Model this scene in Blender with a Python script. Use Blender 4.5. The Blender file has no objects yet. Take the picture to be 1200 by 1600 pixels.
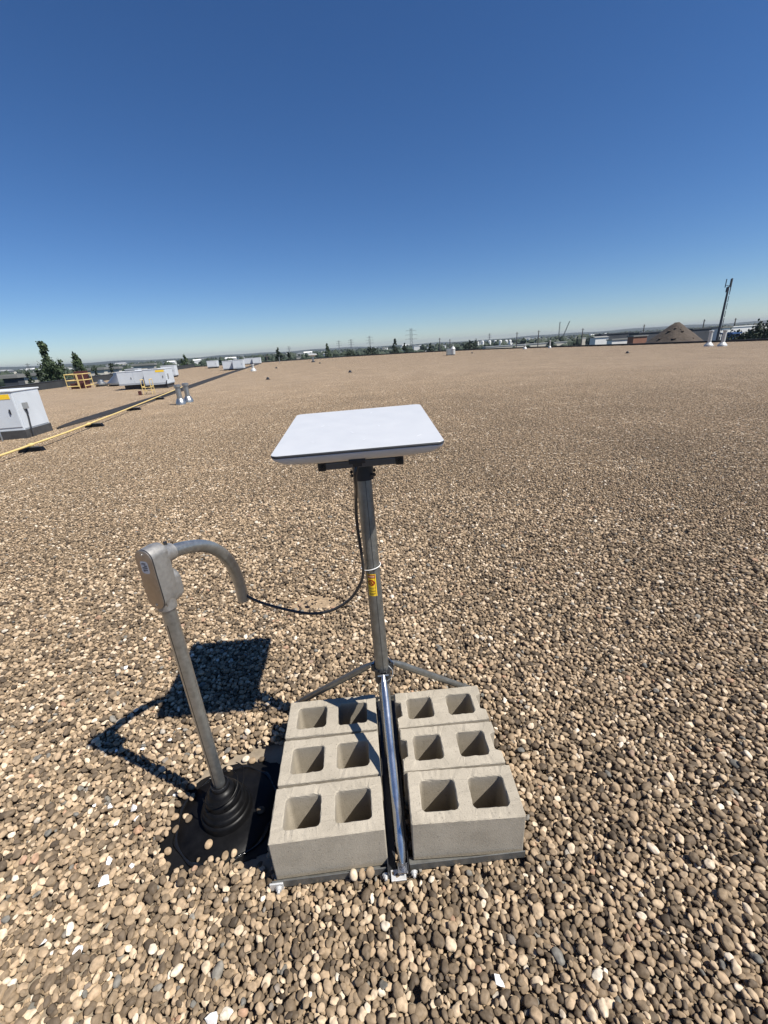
import bpy, bmesh, math, random
import numpy as np
from mathutils import Vector, Matrix, Euler

rnd = random.Random(7)
R = math.radians
SC = bpy.context.scene
COL = SC.collection

# ------------------------------------------------------------------ camera
CAM_H = 1.70
FPX, PITCH, ROLL = 655.0, R(21.574), math.atan(75 / 1200)
_F = np.array([0, math.cos(PITCH), -math.sin(PITCH)]); _R0 = np.array([1, 0, 0.]); _U0 = np.cross(_R0, _F)
_I = math.cos(ROLL) * _R0 - math.sin(ROLL) * _U0
_J = math.sin(ROLL) * _R0 + math.cos(ROLL) * _U0
cam_d = bpy.data.cameras.new('camera'); cam = bpy.data.objects.new('camera', cam_d); COL.objects.link(cam)
cam_d.sensor_fit = 'HORIZONTAL'; cam_d.sensor_width = 36; cam_d.lens = 36 * FPX / 1200
cam_d.clip_start = 0.05; cam_d.clip_end = 30000
m = Matrix.Identity(4)
for i in range(3):
    m[i][0] = _I[i]; m[i][1] = _J[i]; m[i][2] = -_F[i]
m[2][3] = CAM_H
cam.matrix_world = m
SC.camera = cam

# ------------------------------------------------------------------ sky, sun, exposure
SUN_EL, SUN_AZ = R(54.3), R(115.8)          # azimuth clockwise from +Y
world = bpy.data.worlds.new('World'); SC.world = world; world.use_nodes = True
wn = world.node_tree.nodes; bg = wn['Background']
sky = wn.new('ShaderNodeTexSky'); sky.sky_type = 'NISHITA'; sky.sun_disc = False
sky.sun_elevation = SUN_EL; sky.sun_rotation = SUN_AZ
sky.altitude = 700; sky.air_density = 0.92; sky.dust_density = 0.0; sky.ozone_density = 7.0
hsv = wn.new('ShaderNodeHueSaturation'); hsv.inputs['Saturation'].default_value = 1.14; hsv.inputs['Hue'].default_value = .505
world.node_tree.links.new(sky.outputs[0], hsv.inputs['Color']); world.node_tree.links.new(hsv.outputs[0], bg.inputs[0]); bg.inputs[1].default_value = 0.068
sun_d = bpy.data.lights.new('sun', 'SUN'); sun = bpy.data.objects.new('sun', sun_d); COL.objects.link(sun)
sun_d.energy = 5.0; sun_d.angle = R(0.53); sun_d.color = (1.0, 0.95, 0.87)
sv = Vector((math.cos(SUN_EL) * math.sin(SUN_AZ), math.cos(SUN_EL) * math.cos(SUN_AZ), math.sin(SUN_EL)))
sun.rotation_euler = sv.to_track_quat('Z', 'Y').to_euler(); sun.location = (20, -10, 40)
SC.view_settings.view_transform = 'Standard'; SC.view_settings.look = 'None'
SC.view_settings.exposure = 0.57; SC.view_settings.gamma = 1.0
SC.cycles.use_denoising = True
SC.cycles.max_bounces = 6; SC.cycles.volume_bounces = 0

def ray(px, py):
    v = _F * FPX + _I * (px - 600) - _J * (py - 800)
    return v / np.linalg.norm(v)
def far(px, py, D):
    """world point at bearing / elevation of a direction, D metres away horizontally"""
    r = ray(px, py); p = r * D / np.linalg.norm(r[:2])
    return Vector((p[0], p[1], p[2] + CAM_H))
def at(px, py, z=0.0):
    r = ray(px, py); t = (z - CAM_H) / r[2]
    return Vector((r[0] * t, r[1] * t, z))

# ------------------------------------------------------------------ materials
MATS = {}
def mat(name, base=(.5, .5, .5), rough=.6, metal=0.0, var=0.0, vscale=20, bump=0.0, bscale=80, bdist=.002, coord='Object', spec=.5, var2=None, stretch=None):
    if name in MATS: return MATS[name]
    mt = bpy.data.materials.new(name); mt.use_nodes = True
    nt = mt.node_tree; n = nt.nodes; b = n['Principled BSDF']
    b.inputs['Base Color'].default_value = (*base, 1); b.inputs['Roughness'].default_value = rough
    b.inputs['Metallic'].default_value = metal; b.inputs['Specular IOR Level'].default_value = spec
    tc = n.new('ShaderNodeTexCoord'); vec = tc.outputs[coord]
    if stretch:
        mp = n.new('ShaderNodeMapping'); mp.inputs['Scale'].default_value = stretch
        nt.links.new(vec, mp.inputs[0]); vec = mp.outputs[0]
    if var > 0:
        nz = n.new('ShaderNodeTexNoise'); nz.inputs['Scale'].default_value = vscale; nz.inputs['Detail'].default_value = 6; nz.inputs['Roughness'].default_value = .65
        nt.links.new(vec, nz.inputs['Vector'])
        rp = n.new('ShaderNodeValToRGB')
        lo = tuple(max(0, c * (1 - var)) for c in base) if var2 is None else var2
        hi = tuple(min(1, c * (1 + var)) for c in base)
        rp.color_ramp.elements[0].position = .3; rp.color_ramp.elements[0].color = (*lo, 1)
        rp.color_ramp.elements[1].position = .7; rp.color_ramp.elements[1].color = (*hi, 1)
        nt.links.new(nz.outputs['Fac'], rp.inputs[0]); nt.links.new(rp.outputs[0], b.inputs['Base Color'])
        mr = n.new('ShaderNodeMapRange'); mr.inputs['To Min'].default_value = max(.02, rough - .12); mr.inputs['To Max'].default_value = min(1, rough + .12)
        nt.links.new(nz.outputs['Fac'], mr.inputs[0]); nt.links.new(mr.outputs[0], b.inputs['Roughness'])
    if bump > 0:
        n2 = n.new('ShaderNodeTexNoise'); n2.inputs['Scale'].default_value = bscale; n2.inputs['Detail'].default_value = 5
        nt.links.new(vec, n2.inputs['Vector'])
        bp = n.new('ShaderNodeBump'); bp.inputs['Strength'].default_value = bump; bp.inputs['Distance'].default_value = bdist
        nt.links.new(n2.outputs['Fac'], bp.inputs['Height']); nt.links.new(bp.outputs[0], b.inputs['Normal'])
    MATS[name] = mt
    return mt

PEBBLE_RAMP = [(0.00, (0.071, 0.055, 0.040)), (0.09, (0.117, 0.089, 0.062)), (0.30, (0.188, 0.141, 0.094)), (0.53, (0.282, 0.210, 0.136)),
               (0.74, (0.386, 0.285, 0.185)), (0.88, (0.480, 0.368, 0.246)), (0.955, (0.594, 0.485, 0.357)), (0.975, (0.673, 0.604, 0.498)), (0.977, (0.139, 0.131, 0.115)), (0.992, (0.198, 0.188, 0.164)), (0.993, (0.327, 0.208, 0.141)), (1.0, (0.386, 0.247, 0.160))]
def pebble_material(name, instancer=True):
    mt = bpy.data.materials.new(name); mt.use_nodes = True
    nt = mt.node_tree; n = nt.nodes; b = n['Principled BSDF']; L = nt.links.new
    if instancer:
        a1 = n.new('ShaderNodeAttribute'); a1.attribute_type = 'GEOMETRY'; a1.attribute_name = 'tint'
        a2 = n.new('ShaderNodeAttribute'); a2.attribute_type = 'INSTANCER'; a2.attribute_name = 'tint'
        ad = n.new('ShaderNodeMath'); ad.operation = 'ADD'
        L(a1.outputs['Fac'], ad.inputs[0]); L(a2.outputs['Fac'], ad.inputs[1]); fac = ad.outputs[0]
    else:
        oi = n.new('ShaderNodeObjectInfo'); fac = oi.outputs['Random']
    rp = n.new('ShaderNodeValToRGB'); cr = rp.color_ramp
    cr.elements[0].position = PEBBLE_RAMP[0][0]; cr.elements[0].color = (*PEBBLE_RAMP[0][1], 1)
    cr.elements[1].position = 1.0; cr.elements[1].color = (*PEBBLE_RAMP[-1][1], 1)
    for p, c in PEBBLE_RAMP[1:-1]:
        e = cr.elements.new(p); e.color = (*c, 1)
    L(fac, rp.inputs[0])
    geo = n.new('ShaderNodeNewGeometry')
    nz = n.new('ShaderNodeTexNoise'); nz.inputs['Scale'].default_value = 70; nz.inputs['Detail'].default_value = 6
    L(geo.outputs['Position'], nz.inputs['Vector'])
    # wide, soft patches where dust lies thicker or thinner
    nz2 = n.new('ShaderNodeTexNoise'); nz2.inputs['Scale'].default_value = .55; nz2.inputs['Detail'].default_value = 4
    L(geo.outputs['Position'], nz2.inputs['Vector'])
    mr = n.new('ShaderNodeMapRange'); mr.inputs['From Min'].default_value = .3; mr.inputs['From Max'].default_value = .7
    mr.inputs['To Min'].default_value = .68; mr.inputs['To Max'].default_value = 1.3
    L(nz.outputs['Fac'], mr.inputs[0])
    mr2 = n.new('ShaderNodeMapRange'); mr2.inputs['From Min'].default_value = .3; mr2.inputs['From Max'].default_value = .7
    mr2.inputs['To Min'].default_value = .9; mr2.inputs['To Max'].default_value = 1.12
    L(nz2.outputs['Fac'], mr2.inputs[0])
    mu = n.new('ShaderNodeMath'); mu.operation = 'MULTIPLY'; L(mr.outputs[0], mu.inputs[0]); L(mr2.outputs[0], mu.inputs[1])
    vm = n.new('ShaderNodeVectorMath'); vm.operation = 'SCALE'; L(rp.outputs[0], vm.inputs[0]); L(mu.outputs[0], vm.inputs['Scale'])
    L(vm.outputs[0], b.inputs['Base Color'])
    b.inputs['Roughness'].default_value = .55; b.inputs['Specular IOR Level'].default_value = .12; b.inputs['Diffuse Roughness'].default_value = .3
    b.inputs['Sheen Weight'].default_value = .0; b.inputs['Sheen Roughness'].default_value = .45; b.inputs['Sheen Tint'].default_value = (1.0, .86, .70, 1)   # dry dust on the stones
    n3 = n.new('ShaderNodeTexNoise'); n3.inputs['Scale'].default_value = 260; n3.inputs['Detail'].default_value = 3
    L(geo.outputs['Position'], n3.inputs['Vector'])
    bp = n.new('ShaderNodeBump'); bp.inputs['Strength'].default_value = .25; bp.inputs['Distance'].default_value = .002
    L(n3.outputs['Fac'], bp.inputs['Height']); L(bp.outputs[0], b.inputs['Normal'])
    return mt

def concrete_material():
    mt = bpy.data.materials.new('block_concrete'); mt.use_nodes = True
    nt = mt.node_tree; n = nt.nodes; b = n['Principled BSDF']; L = nt.links.new
    geo = n.new('ShaderNodeNewGeometry')
    def noise(s, d=5, r=.6):
        z = n.new('ShaderNodeTexNoise'); z.inputs['Scale'].default_value = s; z.inputs['Detail'].default_value = d; z.inputs['Roughness'].default_value = r
        L(geo.outputs['Position'], z.inputs['Vector']); return z.outputs['Fac']
    big, fine, pit = noise(9, 6), noise(420, 3), noise(170, 2)
    rp = n.new('ShaderNodeValToRGB'); e = rp.color_ramp.elements
    e[0].position = .32; e[0].color = (.325, .288, .228, 1); e[1].position = .68; e[1].color = (.41, .365, .292, 1); L(big, rp.inputs[0])
    mr = n.new('ShaderNodeMapRange'); mr.inputs['From Min'].default_value = .3; mr.inputs['From Max'].default_value = .7; mr.inputs['To Min'].default_value = .84; mr.inputs['To Max'].default_value = 1.13
    L(fine, mr.inputs[0])
    mp = n.new('ShaderNodeMapRange'); mp.inputs['From Min'].default_value = .30; mp.inputs['From Max'].default_value = .36; mp.inputs['To Min'].default_value = .62; mp.inputs['To Max'].default_value = 1
    L(pit, mp.inputs[0])
    mu = n.new('ShaderNodeMath'); mu.operation = 'MULTIPLY'; L(mr.outputs[0], mu.inputs[0]); L(mp.outputs[0], mu.inputs[1])
    vm = n.new('ShaderNodeVectorMath'); vm.operation = 'SCALE'; L(rp.outputs[0], vm.inputs[0]); L(mu.outputs[0], vm.inputs['Scale'])
    L(vm.outputs[0], b.inputs['Base Color']); b.inputs['Roughness'].default_value = .92; b.inputs['Specular IOR Level'].default_value = .2
    ad = n.new('ShaderNodeMath'); ad.operation = 'ADD'; L(fine, ad.inputs[0]); L(pit, ad.inputs[1])
    bp = n.new('ShaderNodeBump'); bp.inputs['Strength'].default_value = .4; bp.inputs['Distance'].default_value = .002
    L(ad.outputs[0], bp.inputs['Height']); L(bp.outputs[0], b.inputs['Normal'])
    return mt

M = dict(
    pebble=pebble_material('river_pebble'), pebble_single=pebble_material('loose_pebble', False), concrete=concrete_material(),
    dust=mat('dusty_membrane', (.25, .205, .15), .95, var=.3, vscale=9, bump=.4, bscale=60),
    membrane=mat('black_membrane', (.006, .006, .0065), .55, spec=.2, var=.35, vscale=14, bump=.3, bscale=30),
    rubber=mat('black_rubber', (.005, .005, .0055), .42, spec=.16, var=.4, vscale=30, bump=.15, bscale=90),
    galv=mat('galvanised_steel', (.42, .43, .42), .38, .9, var=.2, vscale=45, bump=.08, bscale=120),
    galv_dull=mat('dull_galvanised_tube', (.27, .27, .25), .45, .85, var=.22, vscale=30, bump=.08, bscale=150),
    zinc=mat('bright_zinc_tube', (.48, .50, .53), .26, .95, var=.1, vscale=25),
    zinc_plate=mat('zinc_plate', (.62, .62, .61), .5, .45, var=.12, vscale=40),
    steel=mat('grey_steel_angle', (.16, .16, .15), .5, .55, var=.25, vscale=22, bump=.1, bscale=90),
    dark_steel=mat('dark_steel', (.035, .037, .042), .4, .5, var=.3, vscale=25),
    alu=mat('cast_aluminium', (.40, .39, .37), .55, .8, var=.14, vscale=70, bump=.25, bscale=380, bdist=.001),
    alu_plate=mat('brushed_cover_plate', (.42, .37, .32), .38, .9, var=.1, vscale=60),
    dish=mat('white_dish_face', (.48, .495, .515), .4, var=.03, vscale=12),
    dish_back=mat('pale_grey_plastic', (.60, .61, .63), .5, var=.04, vscale=14),
    dish_rim=mat('dark_rim', (.03, .032, .036), .45),
    black_plastic=mat('black_plastic', (.018, .02, .024), .45, var=.2, vscale=40),
    bracket=mat('grey_bracket', (.11, .12, .14), .42, .4),
    cable=mat('black_cable', (.03, .03, .031), .33),
    white_nylon=mat('white_nylon', (.8, .8, .78), .45), wire=mat('thin_steel_wire', (.55, .55, .5), .35, .9),
    yellow_label=mat('yellow_label', (.85, .56, .03), .4), red_label=mat('red_label', (.33, .035, .008), .4), dark_ink=mat('dark_ink', (.05, .03, .02), .5), pale_ink=mat('pale_print', (.75, .5, .3), .5),
    sticker=mat('pale_sticker', (.55, .56, .58), .4), sticker_ink=mat('sticker_ink', (.12, .13, .15), .5),
    white_stone=mat('white_chip', (.82, .80, .77), .7, bump=.3, bscale=120),
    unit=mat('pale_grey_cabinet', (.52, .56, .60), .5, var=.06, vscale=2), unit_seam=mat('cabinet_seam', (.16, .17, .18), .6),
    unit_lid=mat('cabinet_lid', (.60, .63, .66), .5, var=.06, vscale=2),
    coil=mat('coil_grille', (.10, .105, .11), .55, .3), curb=mat('black_curb', (.045, .045, .046), .7, var=.35, vscale=5),
    yellow=mat('yellow_paint', (.62, .47, .19), .5, var=.1, vscale=6), hatch=mat('dark_red_hatch', (.07, .02, .018), .7, var=.2, vscale=3),
    grey_box=mat('grey_switch_box', (.30, .31, .31), .5, .3),
    par=mat('parapet_membrane', (.028, .031, .033), .75, var=.35, vscale=1.2), metal_cap=mat('cap_flashing', (.05, .052, .055), .45, .4),
    white_metal=mat('white_vent_metal', (.48, .49, .48), .45, .2),
    roof_wall=mat('building_wall', (.35, .33, .30), .8, var=.1, vscale=.3),
    ground=mat('town_ground', (.05, .06, .035), .95, var=.45, vscale=.006, coord='Object'),
    hill=mat('wooded_hill', (.022, .032, .02), .95, var=.4, vscale=.01),
    leaf=mat('leaf_green', (.045, .07, .028), .7, var=.4, vscale=.9), leaf2=mat('leaf_dark', (.022, .036, .018), .75, var=.4, vscale=.5),
    bark=mat('bark', (.09, .07, .05), .9, var=.3, vscale=6),
    soil=mat('brown_soil', (.060, .045, .033), .95, var=.25, vscale=.25, bump=.6, bscale=1.2, bdist=.3), soil_dark=mat('soil_clod', (.07, .05, .035), .95),
    white_wall=mat('white_cladding', (.72, .72, .70), .7, var=.05, vscale=.2), beige_wall=mat('beige_cladding', (.50, .47, .40), .8, var=.06, vscale=.2),
    grey_wall=mat('grey_cladding', (.30, .31, .32), .8, var=.08, vscale=.2), dark_wall=mat('dark_cladding', (.045, .05, .06), .7, var=.2, vscale=.15),
    brick_wall=mat('red_brown_wall', (.24, .11, .07), .85, var=.15, vscale=.4), far_roof=mat('far_flat_roof', (.20, .20, .19), .85, var=.12, vscale=.15),
    window=mat('far_window', (.04, .05, .06), .2), lattice=mat('lattice_steel', (.10, .105, .11), .6, .3), pole=mat('pole_wood', (.09, .08, .07), .9),
    tower=mat('tower_grey', (.06, .065, .075), .6, .3), blue=mat('blue_panel', (.05, .12, .30), .5),
)

# ------------------------------------------------------------------ mesh helpers
class MB:
    def __init__(s): s.v = []; s.f = []
    def add(s, vs, fs):
        o = len(s.v); s.v += [tuple(p) for p in vs]; s.f += [tuple(i + o for i in f) for f in fs]; return s
    def box(s, c, size, rz=0, mtx=None):
        hx, hy, hz = size[0] / 2, size[1] / 2, size[2] / 2
        vs = [Vector((x, y, z)) for z in (-hz, hz) for y in (-hy, hy) for x in (-hx, hx)]
        if mtx is None: mtx = Matrix.Rotation(rz, 3, 'Z')
        vs = [mtx @ p + Vector(c) for p in vs]
        return s.add(vs, [(0, 2, 3, 1), (4, 5, 7, 6), (0, 1, 5, 4), (2, 6, 7, 3), (0, 4, 6, 2), (1, 3, 7, 5)])
    def tube(s, pts, r, n=12, cap=True):
        pts = [Vector(p) for p in pts]; k = len(pts)
        rs = r if isinstance(r, (list, tuple)) else [r] * k
        rings = []; up = None
        for i in range(k):
            t = (pts[min(i + 1, k - 1)] - pts[max(i - 1, 0)]).normalized()
            if up is None:
                up = Vector((0, 0, 1)) if abs(t.z) < .9 else Vector((1, 0, 0))
            a = (up - t * up.dot(t)).normalized(); b = t.cross(a); up = a
            rings.append([pts[i] + (a * math.cos(q) + b * math.sin(q)) * rs[i] for q in (2 * math.pi * j / n for j in range(n))])
        vs = [p for rg in rings for p in rg]; fs = []
        for i in range(k - 1):
            for j in range(n):
                fs.append((i * n + j, i * n + (j + 1) % n, (i + 1) * n + (j + 1) % n, (i + 1) * n + j))
        if cap:
            fs.append(tuple(range(n - 1, -1, -1))); fs.append(tuple((k - 1) * n + j for j in range(n)))
        return s.add(vs, fs)
    def lathe(s, prof, c=(0, 0, 0), n=32, cap=True):
        vs = []; fs = []; k = len(prof)
        for (r, z) in prof:
            for j in range(n):
                q = 2 * math.pi * j / n; vs.append((c[0] + r * math.cos(q), c[1] + r * math.sin(q), c[2] + z))
        for i in range(k - 1):
            for j in range(n):
                fs.append((i * n + j, i * n + (j + 1) % n, (i + 1) * n + (j + 1) % n, (i + 1) * n + j))
        if cap:
            fs.append(tuple(range(n - 1, -1, -1))); fs.append(tuple((k - 1) * n + j for j in range(n)))
        return s.add(vs, fs)
    def prism(s, poly, z0, z1):
        n = len(poly); vs = [(x, y, z0) for x, y in poly] + [(x, y, z1) for x, y in poly]
        fs = [tuple(range(n - 1, -1, -1)), tuple(range(n, 2 * n))] + [(i, (i + 1) % n, n + (i + 1) % n, n + i) for i in range(n)]
        return s.add(vs, fs)
    def build(s, name, material, parent=None, smooth=False, bevel=0.0, seg=2, loc=None, autosmooth=None):
        me = bpy.data.meshes.new(name); me.from_pydata(s.v, [], s.f)
        me.materials.append(M[material] if isinstance(material, str) else material)
        bm = bmesh.new(); bm.from_mesh(me); bmesh.ops.recalc_face_normals(bm, faces=bm.faces)
        if bevel > 0:
            es = [e for e in bm.edges if len(e.link_faces) == 2 and e.calc_face_angle(0) > .5]
            bmesh.ops.bevel(bm, geom=es, offset=bevel, segments=seg, affect='EDGES', profile=.6, clamp_overlap=True)
        bm.to_mesh(me); bm.free()
        if smooth:
            for p in me.polygons: p.use_smooth = True
            if autosmooth is None: autosmooth = 40
            me.set_sharp_from_angle(angle=R(autosmooth))
        o = bpy.data.objects.new(name, me); COL.objects.link(o)
        if parent: o.parent = parent
        if loc: o.location = loc
        return o

def tag(o, label=None, cat=None, group=None, kind=None):
    if label: o['label'] = label
    if cat: o['category'] = cat
    if group: o['group'] = group
    if kind: o['kind'] = kind
    return o
def empty(name, loc=(0, 0, 0), rz=0, label=None, cat=None, group=None):
    o = bpy.data.objects.new(name, None); COL.objects.link(o); o.location = loc; o.rotation_euler = (0, 0, rz); o.empty_display_size = .1
    return tag(o, label, cat, group)
def copy_tree(o, parent=None):
    c = o.copy(); COL.objects.link(c); c.parent = parent
    for ch in list(o.children): copy_tree(ch, c)
    return c
def spline(pts, k=8):
    pts = [Vector(p) for p in pts]; out = []
    for i in range(len(pts) - 1):
        p0, p1, p2, p3 = pts[max(i - 1, 0)], pts[i], pts[i + 1], pts[min(i + 2, len(pts) - 1)]
        for j in range(k):
            t = j / k
            out.append(.5 * (2 * p1 + (p2 - p0) * t + (2 * p0 - 5 * p1 + 4 * p2 - p3) * t * t + (3 * p1 - p0 - 3 * p2 + p3) * t ** 3))
    return out + [pts[-1]]

# ================================================================== the setting: ground, hills, roof
GZ = -9.0
AX = Vector((-.15, .9887, 0)); AY = Vector((-.9887, -.15, 0))      # the building's own axes (along / to the left)
g = MB(); nseg = 96
g.lathe([(0.01, 0), (60, 0), (300, 0), (1500, 0), (8200, 0)], (0, 0, GZ), nseg, cap=False).build('ground', 'ground')
tag(bpy.data.objects['ground'], kind='structure')
# far wooded hills, a ring of low ridges
hv, hf = [], []; hn = 360
for ri, (rad, frac) in enumerate(((3600, 0), (4600, .5), (5600, 1), (6600, .55), (7600, 0))):
    for j in range(hn):
        q = 2 * math.pi * j / hn
        az = math.atan2(math.cos(q), math.sin(q))               # 0 = straight ahead, + right
        hgt = 9 + 9 + 9 * math.sin(3 * q + 1) + 6 * math.sin(11 * q + ri) + 4 * math.sin(29 * q + 2 * ri) + 3 * math.sin(67 * q)
        hgt += 26 * max(0, math.sin(az)) if abs(az) < 1.57 else 10
        hv.append((rad * math.cos(q), rad * math.sin(q), GZ - .3 + max(2, hgt) * frac))
for i in range(4):
    for j in range(hn):
        hf.append((i * hn + j, i * hn + (j + 1) % hn, (i + 1) * hn + (j + 1) % hn, (i + 1) * hn + j))
tag(MB().add(hv, hf).build('hills', 'hill', smooth=True, autosmooth=180), kind='structure')

DECK = -0.045
def along(a, l):  # building coordinates: a metres along the left parapet from its point abreast of the camera, l metres right of it
    p = Vector((-22.0, 0, 0)) + AX * a - AY * l
    return (p.x, p.y)
left0 = along(-12, 0); left1 = along(88, 0)
ROOF = [left0, left1, (-6, 95.5), (8, 92.5), (20, 83.0), (26.5, 71), (32.5, 55), (38.5, 44.5), (60, 14), (66, -8)]
tag(MB().prism(ROOF, GZ - .2, DECK).build('roof', 'dust'), kind='structure')

def parapet(name, pts, w, h, label, side):
    root = empty(name, (pts[0][0], pts[0][1], DECK), 0, label, 'parapet')
    wall, cap = MB(), MB()
    for a, b in zip(pts[:-1], pts[1:]):
        a, b = Vector((*a, 0)), Vector((*b, 0)); d = (b - a).normalized(); nrm = Vector((d.y, -d.x, 0)) * side
        a2, b2 = a + nrm * w, b + nrm * w
        o = Vector((pts[0][0], pts[0][1], 0))
        q = [(p - o).xy for p in (a, b, b2, a2)]
        wall.prism(q, .002, h)
        e = .03
        q = [(p - o).xy for p in (a - nrm * e, b - nrm * e, b2 + nrm * e, a2 + nrm * e)]
        cap.prism(q, h + .002, h + .035)
    wall.build('wall', 'par', root); cap.build('cap', 'metal_cap', root)
    return root
parapet('parapet', [left0, left1], .25, .58, 'tall black membrane covered parapet along the left roof edge', 1)
parapet('parapet', ROOF[1:], .22, .20, 'low dark parapet along the far and right roof edge', 1)

# ================================================================== gravel
def ico(sub):
    bm = bmesh.new(); bmesh.ops.create_icosphere(bm, subdivisions=sub, radius=1)
    v = np.array([p.co[:] for p in bm.verts]); f = np.array([[q.index for q in p.verts] for p in bm.faces]); bm.free(); return v, f
nr = np.random.default_rng(11)
TILE, CELL = .6, .003
NG = int(round(TILE / CELL))
def settle(n_drop):
    """drop flat ellipsoids one by one on a height field; returns pos, rot, scale of those that can be seen from above"""
    Hm = np.zeros((NG, NG), np.float32); out = []
    for i in range(n_drop):
        a = float(np.clip(.0100 * math.exp(nr.normal(0, .29)), .0045, .0215))
        b = a * nr.uniform(.60, .88); c = b * nr.uniform(.60, .92); rz = nr.uniform(0, math.pi)
        k = int(a / CELL) + 1; gx, gy = np.mgrid[-k:k + 1, -k:k + 1] * CELL
        u = (gx * math.cos(rz) + gy * math.sin(rz)) / a; w = (-gx * math.sin(rz) + gy * math.cos(rz)) / b
        rr = 1 - u * u - w * w; mk = rr > 0; prof = np.sqrt(np.where(mk, rr, 0)) * c
        best = None
        for _ in range(7):
            ix, iy = nr.integers(0, NG, 2)
            xs = np.arange(ix - k, ix + k + 1) % NG; ys = np.arange(iy - k, iy + k + 1) % NG
            win = Hm[np.ix_(xs, ys)]
            zc = np.partition((win + prof)[mk], int(mk.sum() * .86))[int(mk.sum() * .86)]
            if best is None or zc < best[0]: best = (zc, ix, iy, xs, ys, win)
        zc, ix, iy, xs, ys, win = best
        # tilt with the bed the stone comes to rest on
        sx = float(np.polyfit(gx[mk], win[mk], 1)[0]) if mk.sum() > 6 else 0; sy = float(np.polyfit(gy[mk], win[mk], 1)[0]) if mk.sum() > 6 else 0
        Hm[np.ix_(xs, ys)] = np.maximum(win, np.where(mk, zc + prof, 0))
        out.append((ix * CELL, iy * CELL, zc, a, b, c, rz, np.clip(sy * .5, -.6, .6) + nr.normal(0, .2), np.clip(-sx * .5, -.6, .6) + nr.normal(0, .2)))
    A = np.array(out); keep = []
    for r in A:
        ix, iy = int(r[0] / CELL), int(r[1] / CELL); k = max(1, int(r[4] * .8 / CELL))
        xs = np.arange(ix - k, ix + k + 1) % NG; ys = np.arange(iy - k, iy + k + 1) % NG
        keep.append((Hm[np.ix_(xs, ys)] < r[2] + r[5] + .003).mean() > .10)
    A = A[np.array(keep)]; A[:, 2] -= float(np.percentile(Hm, 60))
    return A
NT = 4
TILES = [settle(4500) for _ in range(NT)]

BARE = [(-.925, 1.03), (-.865, .945), (-.74, .965), (-.62, .955), (-.50, .93), (-.47, 1.20), (-.47, 1.45), (-.60, 1.47), (-.72, 1.43), (-.83, 1.385), (-.90, 1.32), (-.945, 1.20)]
def inside(poly, x, y):
    c = np.zeros(x.shape, bool); j = len(poly) - 1
    for i in range(len(poly)):
        xi, yi = poly[i]; xj, yj = poly[j]
        hit = ((yi > y) != (yj > y)) & (x < (xj - xi) * (y - yi) / (yj - yi + 1e-12) + xi); c ^= hit; j = i
    return c
near, tiles, near_c = [], [], []
for i in range(-57, 120):
    for j in range(-15, 162):
        cx, cy = (i + .5) * TILE, (j + .5) * TILE
        if not inside(ROOF, np.array([cx - .6, cx + .6, cx]), np.array([cy, cy, cy + .6])).all(): continue
        v, q = int(nr.integers(0, NT)), int(nr.integers(0, 4))
        if math.hypot(cx, cy - .6) < 4.2 and cy > -.4 and abs(cx) < 1.4 + 1.0 * max(cy, 0):
            A = TILES[v].copy(); x, y = A[:, 0] - TILE / 2, A[:, 1] - TILE / 2; cs, sn = round(math.cos(q * math.pi / 2)), round(math.sin(q * math.pi / 2))
            A[:, 0], A[:, 1] = cx + cs * x - sn * y, cy + sn * x + cs * y
            tx, ty = A[:, 7].copy(), A[:, 8].copy(); A[:, 7], A[:, 8] = cs * tx - sn * ty, sn * tx + cs * ty
            A[:, 6] += q * math.pi / 2
            near.append(A); near_c.append((cx, cy))
        else:
            tiles.append((cx, cy, v, q * math.pi / 2))
N = np.vstack(near)
# cleared ground round the boot, small thin spots, stones pushed down under the ballast frame
jx, jy = nr.normal(0, .012, len(N)), nr.normal(0, .012, len(N))
cut = inside(BARE, N[:, 0] + jx, N[:, 1] + jy)
for (bx, by, br, p) in ((-.57, 2.62, .17, .86), (-.43, 2.60, .10, .7), (-1.55, 1.95, .14, .35), (-1.05, 2.6, .12, .4), (1.35, 3.2, .15, .4)):
    d = np.hypot((N[:, 0] - bx), (N[:, 1] - by) * 1.6) / br
    cut |= (d < 1 + nr.normal(0, .12, len(N))) & (nr.random(len(N)) < p) & (N[:, 2] > -.03)
N = N[~cut]
FR = [(-.49, .885), (.43, .92), (.43, 1.66), (-.53, 1.66)]
und = inside(FR, N[:, 0], N[:, 1]); N = N[~(und & (N[:, 2] + N[:, 5] > -.004))]
for (xa, ya, xb, yb) in ((-.49, .872, .44, .917),):   # stones heaped against the front bar stay below its upper edge
    yb_ = ya + (N[:, 0] - xa) * (yb - ya) / (xb - xa)
    N = N[~((N[:, 0] > xa) & (N[:, 0] < xb) & (N[:, 1] < yb_ + .005) & (N[:, 1] > yb_ - .03) & (N[:, 2] + N[:, 5] > .006))]
def euler_from(rz, tx, ty):
    e = np.empty((len(rz), 3))
    for i in range(len(rz)):
        mtx = Matrix.Rotation(tx[i], 3, 'X') @ Matrix.Rotation(ty[i], 3, 'Y') @ Matrix.Rotation(rz[i], 3, 'Z')
        e[i] = mtx.to_euler()[:]
    return e
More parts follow.
